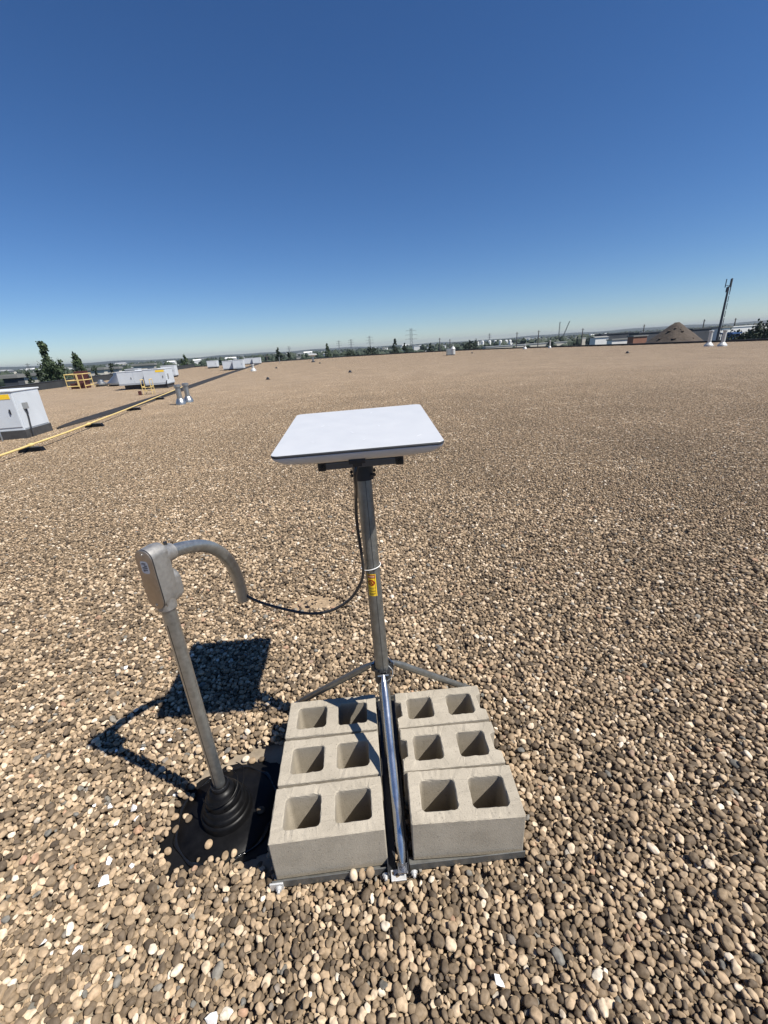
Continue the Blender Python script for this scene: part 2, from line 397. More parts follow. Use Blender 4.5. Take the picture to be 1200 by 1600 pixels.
# tile meshes of low stones, one fixed set that is laid again and again far off
iv, iff = ico(1)
def tile_mesh(A):
    n = len(A); base = iv[None] * (1 + .16 * np.sin(iv @ nr.normal(0, 1.3, (3, n)) + nr.uniform(0, 6, n)).T[..., None])
    p = base * A[:, None, 3:6]
    mm = np.array([np.array(Matrix.Rotation(r[7], 3, 'X') @ Matrix.Rotation(r[8], 3, 'Y') @ Matrix.Rotation(r[6], 3, 'Z')) for r in A])
    p = np.einsum('nij,nkj->nki', mm, p) + A[:, None, 0:3] - np.array([TILE / 2, TILE / 2, 0])
    f = iff[None] + (np.arange(n) * len(iv))[:, None, None]
    return p.reshape(-1, 3), f.reshape(-1, 3), np.repeat(nr.random(n), len(iv))
def squash(x, y):       # stone relief flattened with distance from the camera, shaped to brighten far gravel
    return 1 - .86 * np.clip((np.hypot(x, y) - 4.2) / 24, 0, 1) ** .6
def bright_fill_z(x, y):      # added tan sheet hides shaded gaps, rising outward to brighten far gravel
    t = np.clip((np.hypot(x, y) - 2.2) / 17, 0, 1) ** .55
    return squash(x, y) * (-.024 + .0215 * t)
P, Fc, KD, TN, RT, SL, VR = [], [], [], [], [], [], []
def push(p, kind, tint, rot=None, scl=None, var=None):
    n = len(p); P.append(p); KD.append(np.full(n, kind)); TN.append(tint)
    RT.append(np.zeros((n, 3)) if rot is None else rot); SL.append(np.ones((n, 3)) if scl is None else scl); VR.append(np.zeros(n, int) if var is None else var)
push(N[:, 0:3], 0, nr.random(len(N)) * .999 + .0005, euler_from(N[:, 6], N[:, 7], N[:, 8]), N[:, 3:6], nr.integers(0, 8, len(N)))
T = np.array(tiles)
push(np.c_[T[:, 0], T[:, 1], np.zeros(len(T))], 1, np.zeros(len(T)), np.c_[np.zeros(len(T)), np.zeros(len(T)), T[:, 3]], np.c_[np.ones(len(T)), np.ones(len(T)), squash(T[:, 0], T[:, 1])], T[:, 2].astype(int))   # squashed farther out so distant stones look brighter
off = sum(len(p) for p in P)
for k, A in enumerate(TILES):
    p, f, t = tile_mesh(A); push(p, 2 + k, t); Fc.append(f + off); off += len(p)
cells = np.array([(t_[0], t_[1]) for t_ in tiles] + [c_ for c_ in near_c if math.hypot(*c_) > 2.4])
qx = cells[:, 0][:, None] + np.array([-1, 1, 1, -1]) * TILE / 2; qy = cells[:, 1][:, None] + np.array([-1, -1, 1, 1]) * TILE / 2
push(np.c_[qx.ravel(), qy.ravel(), bright_fill_z(qx, qy).ravel()], 99, np.full(qx.size, .58))  # sheet added under the stones, lightens the dark gaps farther off
ft_ = off + 4 * np.arange(len(cells))[:, None]; Fc += [ft_ + np.array([0, 1, 2]), ft_ + np.array([0, 2, 3])]
V = np.vstack(P); FA = np.vstack(Fc)
gm = bpy.data.meshes.new('gravel'); gm.vertices.add(len(V)); gm.vertices.foreach_set('co', V.astype(np.float32).ravel())
gm.loops.add(FA.size); gm.loops.foreach_set('vertex_index', FA.astype(np.int32).ravel())
gm.polygons.add(len(FA)); gm.polygons.foreach_set('loop_start', np.arange(0, FA.size, 3, dtype=np.int32))
gm.polygons.foreach_set('use_smooth', np.ones(len(FA), bool)); gm.update(calc_edges=True)
for nm, ty, data in (('kind', 'INT', np.concatenate(KD).astype(np.int32)), ('variant', 'INT', np.concatenate(VR).astype(np.int32)), ('tint', 'FLOAT', np.concatenate(TN).astype(np.float32))):
    gm.attributes.new(nm, ty, 'POINT').data.foreach_set('value', data)
for nm, data in (('rot', np.vstack(RT)), ('scl', np.vstack(SL))):
    gm.attributes.new(nm, 'FLOAT_VECTOR', 'POINT').data.foreach_set('vector', data.astype(np.float32).ravel())
gm.materials.append(M['pebble'])
gravel = bpy.data.objects.new('gravel', gm); COL.objects.link(gravel)
tag(gravel, 'tan and brown rounded river gravel covering the flat roof', 'gravel', kind='stuff')
ng = bpy.data.node_groups.new('lay_gravel', 'GeometryNodeTree')
ng.interface.new_socket('Geometry', in_out='INPUT', socket_type='NodeSocketGeometry'); ng.interface.new_socket('Geometry', in_out='OUTPUT', socket_type='NodeSocketGeometry')
gn = ng.nodes; gl = ng.links.new
gi, go = gn.new('NodeGroupInput'), gn.new('NodeGroupOutput')
def attr(name, ty):
    a = gn.new('GeometryNodeInputNamedAttribute'); a.data_type = ty; a.inputs['Name'].default_value = name; return a.outputs['Attribute']
def sep(k):
    c = gn.new('FunctionNodeCompare'); c.data_type = 'INT'; c.operation = 'EQUAL'
    gl(attr('kind', 'INT'), c.inputs[2]); c.inputs[3].default_value = k
    s = gn.new('GeometryNodeSeparateGeometry'); s.domain = 'POINT'; gl(gi.outputs[0], s.inputs[0]); gl(c.outputs[0], s.inputs['Selection']); return s.outputs[0]
def lay(points, inst_socket):
    io = gn.new('GeometryNodeInstanceOnPoints'); gl(points, io.inputs['Points']); gl(inst_socket, io.inputs['Instance'])
    io.inputs['Pick Instance'].default_value = True; gl(attr('variant', 'INT'), io.inputs['Instance Index'])
    e2r = gn.new('FunctionNodeEulerToRotation'); gl(attr('rot', 'FLOAT_VECTOR'), e2r.inputs[0]); gl(e2r.outputs[0], io.inputs['Rotation'])
    gl(attr('scl', 'FLOAT_VECTOR'), io.inputs['Scale']); return io.outputs[0]
protos = gn.new('GeometryNodeGeometryToInstance')
for k in range(8):
    ic = gn.new('GeometryNodeMeshIcoSphere'); ic.inputs['Radius'].default_value = 1; ic.inputs['Subdivisions'].default_value = 3
    sp = gn.new('GeometryNodeSetPosition'); gl(ic.outputs[0], sp.inputs[0])
    ps = gn.new('GeometryNodeInputPosition'); va = gn.new('ShaderNodeVectorMath'); va.operation = 'ADD'; va.inputs[1].default_value = (k * 7.3, k * 3.1, k * 5.7)
    gl(ps.outputs[0], va.inputs[0])
    nz = gn.new('ShaderNodeTexNoise'); nz.inputs['Scale'].default_value = .95; nz.inputs['Detail'].default_value = 1.2; gl(va.outputs[0], nz.inputs['Vector'])
    sb = gn.new('ShaderNodeMath'); sb.operation = 'SUBTRACT'; sb.inputs[1].default_value = .5; gl(nz.outputs[0], sb.inputs[0])
    ml = gn.new('ShaderNodeMath'); ml.operation = 'MULTIPLY'; ml.inputs[1].default_value = .85; gl(sb.outputs[0], ml.inputs[0])
    vs = gn.new('ShaderNodeVectorMath'); vs.operation = 'SCALE'; gl(ps.outputs[0], vs.inputs[0]); gl(ml.outputs[0], vs.inputs['Scale'])
    gl(vs.outputs[0], sp.inputs['Offset'])
    ss = gn.new('GeometryNodeSetShadeSmooth'); gl(sp.outputs[0], ss.inputs[0])
    sm = gn.new('GeometryNodeSetMaterial'); sm.inputs['Material'].default_value = M['pebble']; gl(ss.outputs[0], sm.inputs[0])
    gl(sm.outputs[0], protos.inputs[0])
tl = gn.new('GeometryNodeGeometryToInstance')
for k in range(NT - 1, -1, -1): gl(sep(2 + k), tl.inputs[0])
jn = gn.new('GeometryNodeJoinGeometry'); gl(lay(sep(0), protos.outputs[0]), jn.inputs[0]); gl(lay(sep(1), tl.outputs[0]), jn.inputs[0]); gl(sep(99), jn.inputs[0])
gl(jn.outputs[0], go.inputs[0])
gravel.modifiers.new('lay_gravel', 'NODES').node_group = ng

# ================================================================== concrete ballast blocks
def rrect(w, d, r, cx=0, cy=0, n=5, step=.012):
    pts = []
    for (sx, sy, a0) in ((1, 1, 0), (-1, 1, 90), (-1, -1, 180), (1, -1, 270)):
        for i in range(n + 1):
            a = R(a0 + 90 * i / n); pts.append((cx + sx * (w / 2 - r) + r * math.cos(a), cy + sy * (d / 2 - r) + r * math.sin(a)))
    out = []
    for a, b in zip(pts, pts[1:] + pts[:1]):
        L_ = math.hypot(b[0] - a[0], b[1] - a[1]); k = max(1, int(L_ / step))
        out += [(a[0] + (b[0] - a[0]) * i / k, a[1] + (b[1] - a[1]) * i / k) for i in range(k)]
    return out
def resample(poly, step=.012):
    out = []
    for a, b in zip(poly, poly[1:] + poly[:1]):
        L_ = math.hypot(b[0] - a[0], b[1] - a[1]); k = max(1, int(L_ / step))
        out += [(a[0] + (b[0] - a[0]) * i / k, a[1] + (b[1] - a[1]) * i / k) for i in range(k)]
    return out
def block_mesh(seed, grooved=False):
    rr = random.Random(seed); bm = bmesh.new(); W, D, Hh = .39, .19, .19
    if grooved:
        g0, gd = .045, .022; x, y = W / 2, D / 2
        poly = [(x, -y), (x, -g0), (x - gd, -g0 + .01), (x - gd, g0 - .01), (x, g0), (x, y), (-x, y), (-x, g0), (-x + gd, g0 - .01), (-x + gd, -g0 + .01), (-x, -g0), (-x, -y)]
        outer = resample(poly)
    else: outer = rrect(W, D, .004, n=2)
    cxs = (-.0895, .0895); hw, hd = (.140, .124) if not grooved else (.126, .124)
    def ring(poly, z, inset, jit):
        vs = []; n = len(poly)
        for i in range(n):
            a, b = poly[i - 1], poly[(i + 1) % n]; tx, ty = b[0] - a[0], b[1] - a[1]; l = math.hypot(tx, ty) or 1
            nx, ny = -ty / l, tx / l                     # inward for a ccw polygon
            k = inset + rr.gauss(0, jit)
            vs.append(bm.verts.new((poly[i][0] + nx * k, poly[i][1] + ny * k, z + rr.gauss(0, jit * .8))))
        return vs
    def skin(r0, r1):
        n = len(r0)
        for i in range(n): bm.faces.new((r0[i], r0[(i + 1) % n], r1[(i + 1) % n], r1[i]))
    def wall(poly, sgn, taper):
        rs = [ring(poly, 0, 0, .00005), ring(poly, .1, taper * .5, .00008), ring(poly, Hh - .012, taper, .00008), ring(poly, Hh - .0035, taper, .0004), ring(poly, Hh, taper + sgn * .003, .0009)]
        for a, b in zip(rs[:-1], rs[1:]): skin(a, b)
        return rs
    caps = [wall(outer, 1, 0)] + [wall(rrect(hw, hd, .022, cx=c), -1, .006) for c in cxs]
    for lv in (0, -1):
        es = []
        for rs in caps:
            rg = rs[lv]
            for i in range(len(rg)):
                e = bm.edges.get((rg[i], rg[(i + 1) % len(rg)])); es.append(e)
        bmesh.ops.triangle_fill(bm, edges=es, use_beauty=True)
    bmesh.ops.recalc_face_normals(bm, faces=bm.faces)
    me = bpy.data.meshes.new('concrete_block'); bm.to_mesh(me); bm.free(); me.materials.append(M['concrete']); return me
BLK = [((-.263, .999), 3.7, False, 'front left hollow concrete block, nearest to the black pipe boot'),
       ((-.273, 1.199), 3.2, False, 'middle left hollow concrete block with a diagonal strut shadow across it'),
       ((-.284, 1.400), 2.8, False, 'rear left hollow concrete block half shaded beside the mast'),
       ((.2205, 1.022), .5, False, 'front right hollow concrete block with a plain sunlit end'),
       ((.206, 1.217), 1.5, True, 'middle right hollow concrete block with notched ends'),
       ((.195, 1.415), 2.6, True, 'rear right hollow concrete block with notched ends, behind two others')]
for i, ((x, y), a, gr, lb) in enumerate(BLK):
    o = bpy.data.objects.new('concrete_block', block_mesh(40 + i, gr)); COL.objects.link(o)
    o.location = (x, y, .006 + .0015 * (i % 3)); o.rotation_euler = (R(rnd.uniform(-.3, .3)), R(rnd.uniform(-.3, .3)), R(a))
    tag(o, lb, 'concrete block', 'concrete blocks weighing down the mast frame')

# ================================================================== mast stand
MB0 = Vector((-.0475, 1.365, .475)); MT0 = Vector((-.0665, 1.453, 1.318)); MR = .0280
def mast_x(z): return MB0.x + (MT0.x - MB0.x) * (z - MB0.z) / (MT0.z - MB0.z)
def mast_y(z): return MB0.y + (MT0.y - MB0.y) * (z - MB0.z) / (MT0.z - MB0.z)
def mast_p(z): return Vector((mast_x(z), mast_y(z), z))
MROT = (-math.atan((MT0.y - MB0.y) / (MT0.z - MB0.z)), math.atan((MT0.x - MB0.x) / (MT0.z - MB0.z)), 0)
st = empty('mast_stand', (-.05, 1.32, 0), 0, 'steel tripod mast on an angle iron frame loaded with concrete blocks', 'mast stand')
org = Vector((-.05, 1.32, 0))
def L3(p): return Vector(p) - org
MB().tube([L3(mast_p(z)) for z in (.475, .70, 1.0, 1.318)], MR, 28).build('mast', 'galv_dull', st, smooth=True)
MB().tube([L3(mast_p(z) + Vector((.006, -MR + .0003, 0))) for z in (.48, .9, 1.26)], .0009, 5).build('weld_seam', 'dark_steel', st)
MB().tube([L3((-.038, 1.318, .035)), L3(mast_p(.49))], .0235, 24).build('inner_post', 'steel', st, smooth=True)
hub = MB().lathe([(.0245, -.035), (.033, -.035), (.033, .03), (.0245, .03)], L3((-.0465, 1.361, .452)), 24, cap=False).build('hub_collar', 'dark_steel', st, smooth=True)
HUBZ = .40
legs = [(Vector((-.012, .893, .035)), Vector((-.044, 1.318, .478)), 'zinc', .0165, 'front_strut'),
        (Vector((-.505, 1.645, .03)), Vector((-.083, 1.392, .478)), 'galv_dull', .0145, 'rear_leg'),
        (Vector((.41, 1.655, .03)), Vector((-.010, 1.392, .482)), 'galv_dull', .0145, 'rear_leg')]
for ft, tp, mt_, r_, nm in legs:
    ft, tp = L3(ft), L3(tp); d = (tp - ft)
    pts = [ft, ft + d * .04, ft + d * .1] + [ft + d * t for t in (.3, .6, .9)] + [ft + d * .95, tp]
    mb = MB(); mb.tube(pts, [r_ * .5, r_ * .8, r_, r_, r_, r_, r_ * .8, r_ * .45], 20)
    leg = mb.build(nm, mt_, st, smooth=True)
    if nm == 'front_strut': leg['label'] = 'shiny zinc front strut between the two block rows'
    # flattened foot tab with its bolt, clevis at the hub
    tabm = MB().box((ft.x, ft.y - .004, ft.z - .006), (.034, .03, .008)); tabm.build('foot_tab', mt_, st, bevel=.001)
    MB().lathe([(.009, 0), (.009, .006), (.005, .0061), (.005, .016)], (ft.x, ft.y - .006, ft.z - .002), 6).build('bolt', 'zinc', st)
    dd = Vector((d.x, d.y, 0)).normalized(); sd = Vector((-dd.y, dd.x, 0)); hb = L3((-.0465, 1.361, .462))
    for s_ in (-1, 1):
        q = MB(); c = (hb + tp) / 2 + sd * .0125 * s_; ln = (Vector((tp.x, tp.y, 0)) - Vector((hb.x, hb.y, 0))).length
        q.box(c, (ln, .004, .036), rz=math.atan2(dd.y, dd.x)); q.build('clevis_plate', 'dark_steel', st, bevel=.001)
    MB().tube([tp + sd * .022, tp - sd * .022], .0045, 8).build('bolt', 'zinc', st)
# thin wire twisted round the joint
wp = [L3(Vector((0, 0, CAM_H)) + (Vector(p) - Vector((0, 0, CAM_H))) * .938) for p in ((-.022, 1.425, .43), (-.006, 1.416, .41), (-.012, 1.402, .388), (-.04, 1.39, .375), (-.062, 1.393, .366), (-.068, 1.392, .345), (-.064, 1.388, .31), (-.06, 1.386, .285))]
MB().tube(spline(wp, 6), .0017, 6).build('twisted_wire', 'wire', st, smooth=True)
# frame of angle iron
def angle(name, a, b, hz, wd, flip, parent=st, m_='steel', t=.004, z=0):
    a, b = L3((*a, z)), L3((*b, z)); d = (b - a).normalized(); nn = Vector((-d.y, d.x, 0)) * flip
    def q(p, u, w): return p + nn * u + Vector((0, 0, w))
    sec = [(0, 0), (wd, 0), (wd, t), (t, t), (t, hz), (0, hz)]
    vs = [q(a, u, w) for u, w in sec] + [q(b, u, w) for u, w in sec]
    fs = [tuple(range(6)), tuple(range(11, 5, -1))] + [(i, (i + 1) % 6, 6 + (i + 1) % 6, 6 + i) for i in range(6)]
    return MB().add(vs, fs).build(name, m_, parent, bevel=.0008, seg=1)
angle('frame_angle', (-.460, .872), (-.067, .894), .034, .04, 1, z=-.006)
angle('frame_angle', (.013, .899), (.421, .918), .034, .04, 1, z=-.006)
angle('frame_angle', (-.462, .915), (-.505, 1.655), .006, .04, -1, z=-.012)
angle('frame_angle', (.419, .955), (.405, 1.665), .006, .04, 1, z=-.012)
angle('frame_angle', (-.50, 1.66), (.41, 1.675), .03, .04, -1, z=-.010)
angle('channel_bar', (-.0640, .876), (-.0935, 1.655), .045, .030, -1, m_='dark_steel', z=-.006)
angle('channel_bar', (.0100, .880), (-.0060, 1.655), .045, .022, 1, m_='dark_steel', z=-.006)
MB().box(L3((-.028, .884, .002)), (.052, .034, .006), R(3)).build('foot_plate', 'zinc_plate', st, bevel=.0015)
cp = MB().box(L3((-.445, .8705, .006)), (.046, .006, .036), R(3)).build('corner_plate', 'zinc_plate', st, bevel=.002)
for (x, y) in ((-.436, .866), (-.072, .885), (.026, .888)):
    bm_ = MB(); bm_.lathe([(.0125, 0), (.0125, .002), (.0095, .0021), (.0095, .009), (.005, .0091), (.005, .017)], (0, 0, 0), 12)
    b_ = bm_.build('bolt', 'zinc_plate', st); b_.location = L3((x, y, .008)); b_.rotation_euler = (R(90), 0, R(3))
# warning label on the mast
def cyl_patch(poly, r, ang0, z0, w, h, zc):
    vs = []
    for (u, v) in poly:
        a = ang0 + (u - .5) * w / r; z = z0 + v * h
        vs.append(L3((mast_x(z) + r * math.sin(a), mast_y(z) - r * math.cos(a), z)))
    return vs
def label_piece(name, polys, lift, m_, parent):
    mb = MB()
    for poly in polys:
        k = 1
        vs = cyl_patch(poly, MR + lift, R(-13), .815, .034, .090, 0); mb.add(vs, [tuple(range(len(vs)))])
    return mb.build(name, m_, parent, smooth=True, autosmooth=60)
def grid_quads(u0, u1, v0, v1, n=10):
    return [[(u0 + (u1 - u0) * i / n, v0), (u0 + (u1 - u0) * (i + 1) / n, v0), (u0 + (u1 - u0) * (i + 1) / n, v1), (u0 + (u1 - u0) * i / n, v1)] for i in range(n)]
wl = label_piece('warning_label', grid_quads(0, 1, 0, 1), .0006, 'yellow_label', st); wl['label'] = 'yellow warning label with a dark red band and round emblem'
label_piece('label_band', grid_quads(.06, .94, .815, .965), .0010, 'red_label', wl)
label_piece('band_lettering', sum((grid_quads(.14 + .105 * i, .21 + .105 * i, .86, .925, 1) for i in range(7)), []), .0014, 'pale_ink', wl)
def ring_quads(cu, cv, r0, r1, n=20, asp=.034 / .098):
    out = []
    for i in range(n):
        a, b = 2 * math.pi * i / n, 2 * math.pi * (i + 1) / n
        out.append([(cu + r0 * math.cos(a), cv + r0 * asp * math.sin(a)), (cu + r1 * math.cos(a), cv + r1 * asp * math.sin(a)), (cu + r1 * math.cos(b), cv + r1 * asp * math.sin(b)), (cu + r0 * math.cos(b), cv + r0 * asp * math.sin(b))])
    return out
label_piece('label_emblem', ring_quads(.45, .61, .23, .40) + ring_quads(.45, .61, .0, .13, 12), .0010, 'red_label', wl)
label_piece('label_slash', [[(.26, .68), (.32, .70), (.66, .545), (.60, .525)]], .0014, 'dark_ink', wl)
label_piece('label_print', sum((grid_quads(.12, .12 + w_, v_, v_ + .014, 4) for w_, v_ in ((.74, .37), (.55, .325), (.78, .235), (.7, .20), (.78, .12), (.66, .085), (.5, .05))), []), .0010, 'dark_ink', wl)

# cable tie round mast and cable
tp_ = [Vector((mast_x(.927) - .005 + (MR + .008) * math.cos(a) * 1.04, mast_y(.927) - .003 + (MR + .005) * math.sin(a), .927 + .006 * math.cos(a))) for a in (2 * math.pi * i / 28 for i in range(29))]
tie = MB().tube(tp_, .0016, 6, cap=False).build('cable_tie', 'white_nylon', smooth=True); tag(tie, 'thin white cable tie strapping the black cable to the mast', 'cable tie')

# ================================================================== satellite antenna
DP = Vector((-.0717, 1.4801, 1.4461)); DW, DL = .5104, .5773
ant = empty('satellite_antenna', DP, 0, 'flat white rectangular satellite antenna on top of the steel mast', 'antenna')
ant.rotation_euler = (Matrix.Rotation(.0227, 3, 'Z') @ Matrix.Rotation(.0608, 3, 'X') @ Matrix.Rotation(-.0227, 3, 'Y')).to_euler()
def plate_stack(levels, name, m_, smooth=True):
    rings = [rrect(w, d, r, n=8, step=1) for (w, d, r, z) in levels]; n = len(rings[0]); vs = []; fs = []
    for rg, lv in zip(rings, levels): vs += [(x, y, lv[3]) for x, y in rg]
    for i in range(len(rings) - 1):
        for j in range(n): fs.append((i * n + j, i * n + (j + 1) % n, (i + 1) * n + (j + 1) % n, (i + 1) * n + j))
    fs.append(tuple(range(n - 1, -1, -1))); fs.append(tuple((len(rings) - 1) * n + j for j in range(n)))
    return MB().add(vs, fs).build(name, m_, ant, smooth=smooth, autosmooth=30)
plate_stack([(DW - .006, DL - .006, .022, -.004), (DW - .002, DL - .002, .022, -.001), (DW - .004, DL - .004, .021, 0)], 'face_panel', 'dish')
plate_stack([(DW - .004, DL - .004, .023, -.0095), (DW, DL, .024, -.008), (DW, DL, .024, -.0045), (DW - .004, DL - .004, .023, -.003)], 'edge_rim', 'dish_rim')
plate_stack([(DW - .28, DL - .26, .05, -.054), (DW - .12, DL - .09, .035, -.047), (DW - .045, DL - .030, .028, -.033), (DW - .008, DL - .006, .024, -.017), (DW - .003, DL - .003, .024, -.011), (DW - .006, DL - .006, .023, -.009)], 'rear_shell', 'dish_back')
for k in range(9):      # scuffs on the face
    x, y = rnd.uniform(-.2, .2), rnd.uniform(-.22, .22); l_, a_ = rnd.uniform(.008, .02), rnd.uniform(0, 3)
    o = MB().add([(-l_, -.001, 0), (l_ * .3, -.002, 0), (l_, .001, 0), (-l_ * .2, .0025, 0)], [(0, 1, 2, 3)]).build('scuff', mat('scuff', (.62, .64, .68), .5), ant)
    o.location = (x, y, .0004); o.rotation_euler = (0, 0, a_)
MB().box((.0, -.125, -.094), (.285, .034, .024)).build('mount_bar', 'bracket', ant, bevel=.004)
MB().box((.0, -.02, -.076), (.18, .20, .040)).build('mount_plate', 'bracket', ant, bevel=.003)
MB().box((.0, .085, -.094), (.285, .034, .024)).build('mount_bar', 'bracket', ant, bevel=.004)
for x in (-.128, .128):
    for y_ in (-.125, .085):
        MB().box((x, y_, -.086), (.026, .042, .044)).build('mount_clamp', 'black_plastic', ant, bevel=.004)
        o = MB().lathe([(.007, 0), (.007, .006), (.004, .0061), (.004, .01)], (0, 0, 0), 10).build('bolt', 'dark_steel', ant); o.location = (x, y_ - .021, -.094); o.rotation_euler = (R(90), 0, 0)
sk = MB().lathe([(.030, 0), (.036, .001), (.0365, .01), (.0385, .09), (.040, .115), (.032, .1155), (.030, .1156)], (0, 0, 0), 32, cap=False)
sk = sk.build('mast_socket', 'black_plastic', ant, smooth=True)
ant_m = Matrix.Translation(DP) @ ant.rotation_euler.to_matrix().to_4x4()
sk.matrix_parent_inverse = ant_m.inverted(); sk.location = mast_p(1.258); sk.rotation_euler = MROT
for a in (35, 155, 215, 325):
    p = mast_p(1.282) + Vector((.036 * math.cos(R(a)), .036 * math.sin(R(a)), 0)); d = Vector((math.cos(R(a)), math.sin(R(a)), 0))
    o = MB().tube([p - d * .004, p + d * .010], .003, 8).tube([p + d * .010, p + d * .015], .0065, 6).build('socket_bolt', 'dark_steel', ant); o.matrix_parent_inverse = ant_m.inverted()
MB().box((-.006, -.258, -.044), (.050, .026, .014)).box((-.006, -.254, -.055), (.028, .02, .014)).build('cable_port', 'black_plastic', ant, bevel=.002)

# ================================================================== cable
cp_ = [ant_m @ Vector((-.006, -.254, -.054)), Vector((-.080, 1.224, 1.345)), Vector((-.083, 1.255, 1.30)), Vector((-.090, 1.325, 1.24)), Vector((-.098, 1.372, 1.16)), Vector((-.098, 1.385, 1.08)), Vector((-.093, 1.382, 1.00)),
       Vector((-.091, 1.385, .927)), Vector((-.105, 1.388, .868)), Vector((-.156, 1.402, .787)), Vector((-.240, 1.427, .724)), Vector((-.335, 1.450, .702)), Vector((-.455, 1.465, .728)), Vector((-.548, 1.478, .762)), Vector((-.592, 1.485, .80)), Vector((-.601, 1.487, .87))]
cab = MB().tube(spline(cp_, 8), .0058, 10).build('cable', 'cable', smooth=True); tag(cab, 'black cable looping from the white antenna into the bent conduit', 'cable')

# ================================================================== conduit with gooseneck
CX, CY = -.718, 1.165
con = empty('conduit_post', (CX, CY, DECK), 0, 'galvanised conduit post with cast junction body and bent gooseneck pipe', 'conduit')
co = Vector((CX, CY, DECK)); d45 = Vector((math.cos(R(70)), math.sin(R(70)), 0)); s45 = Vector((-d45.y, d45.x, 0))
PR = .0225
def C3(s, z, side=0): return d45 * s + s45 * side + Vector((0, 0, z - DECK))
MB().tube([C3(0, z) for z in (-.04, .3, .6, .97)], PR, 28).build('riser_pipe', 'galv', con, smooth=True)
sm = MB().box(Vector((-.005, -PR + .0008, .5 - DECK)), (.0022, .0014, .80)); sm.build('pipe_seam', 'dark_steel', con)
MB().lathe([(PR + .0005, 0), (.029, .001), (.0305, .05), (PR + .0005, .051)], (0, 0, .955 - DECK), 28, cap=False).build('pipe_hub', 'alu', con, smooth=True)
# cast body: stadium outline in the plane across d45, extruded along d45
def stadium(w, h, n=12):
    r = w / 2; pts = []
    for i in range(n + 1): a = math.pi * i / n; pts.append((r * math.cos(a), h / 2 - r + r * math.sin(a)))
    for i in range(n + 1): a = math.pi + math.pi * i / n; pts.append((r * math.cos(a), -h / 2 + r + r * math.sin(a)))
    return pts
def extr(outlines, name, m_, parent, zc, bev=0):
    vs, fs = [], []; n = len(outlines[0][1])
    for s, o_ in outlines: vs += [C3(s, zc + z, -x) for x, z in o_]
    for i in range(len(outlines) - 1):
        for j in range(n): fs.append((i * n + j, i * n + (j + 1) % n, (i + 1) * n + (j + 1) % n, (i + 1) * n + j))
    fs.append(tuple(range(n - 1, -1, -1))); fs.append(tuple((len(outlines) - 1) * n + j for j in range(n)))
    return MB().add(vs, fs).build(name, m_, parent, smooth=True, autosmooth=35)
BZ = 1.075
extr([(-.028, stadium(.062, .205)), (.010, stadium(.064, .208)), (.030, stadium(.060, .198)), (.036, stadium(.050, .18))], 'junction_body', 'alu', con, BZ)
extr([(-.0312, stadium(.0635, .2065)), (-.0282, stadium(.0635, .2065))], 'gasket', 'dark_steel', con, BZ)
cv = extr([(-.0355, stadium(.058, .200)), (-.0345, stadium(.0625, .2055)), (-.0314, stadium(.0625, .2055))], 'cover_plate', 'alu_plate', con, BZ); cv['label'] = 'flat brownish cover plate with a small sticker'
for z in (.088, -.088): MB().tube([C3(-.0356, BZ + z), C3(-.0375, BZ + z)], .0045, 10).build('screw', 'zinc', cv)
sp_ = [C3(-.0359, BZ + .046 + z, -x) for x, z in rrect(.030, .042, .008, n=4, step=1)]
stk = MB().add(sp_, [tuple(range(len(sp_)))]).build('sticker', 'sticker', cv)
for k, (x0, x1, z0, z1) in enumerate(((-.010, .006, .010, .015), (-.002, .010, .003, .008), (-.010, .010, -.004, .001), (-.004, .009, -.011, -.007), (-.009, -.002, -.014, -.007))):
    q = [C3(-.0362, BZ + .046 + z, -x) for x, z in ((x0, z0), (x1, z0), (x1, z1), (x0, z1))]; MB().add(q, [(0, 1, 2, 3)]).build('sticker_print', 'sticker_ink', stk)
# hub toward the gooseneck + lower rear bulge
hp = [C3(s, 1.128 - .1 * (s - .03)) for s in (.016, .034, .036, .068, .070)]
MB().tube(hp, [.031, .031, .0295, .0285, .024], 28).build('neck_hub', 'alu', con, smooth=True)
extr([(-.02, stadium(.055, .12)), (.044, stadium(.056, .110)), (.056, stadium(.05, .098)), (.061, stadium(.04, .08))], 'body_bulge', 'alu', con, 1.020)
neck = spline([C3(*q) for q in ((.04, 1.126), (.085, 1.119), (.135, 1.106), (.195, 1.082), (.250, 1.043), (.295, .988), (.325, .920), (.340, .845), (.343, .762))], 5)
nk = MB(); nk.tube(neck, PR, 28, cap=False)
nk.tube([C3(.343, .762), C3(.3425, .80)], PR - .003, 28, cap=False)
nk.build('gooseneck_pipe', 'galv', con, smooth=True)
MB().lathe([(PR - .003, 0), (PR, 0)], C3(.343, .762), 28, cap=False).build('pipe_lip', 'galv', con)
MB().tube([C3(.055, 1.152), C3(.055, 1.164)], .006, 8).build('set_screw', 'dark_steel', con)

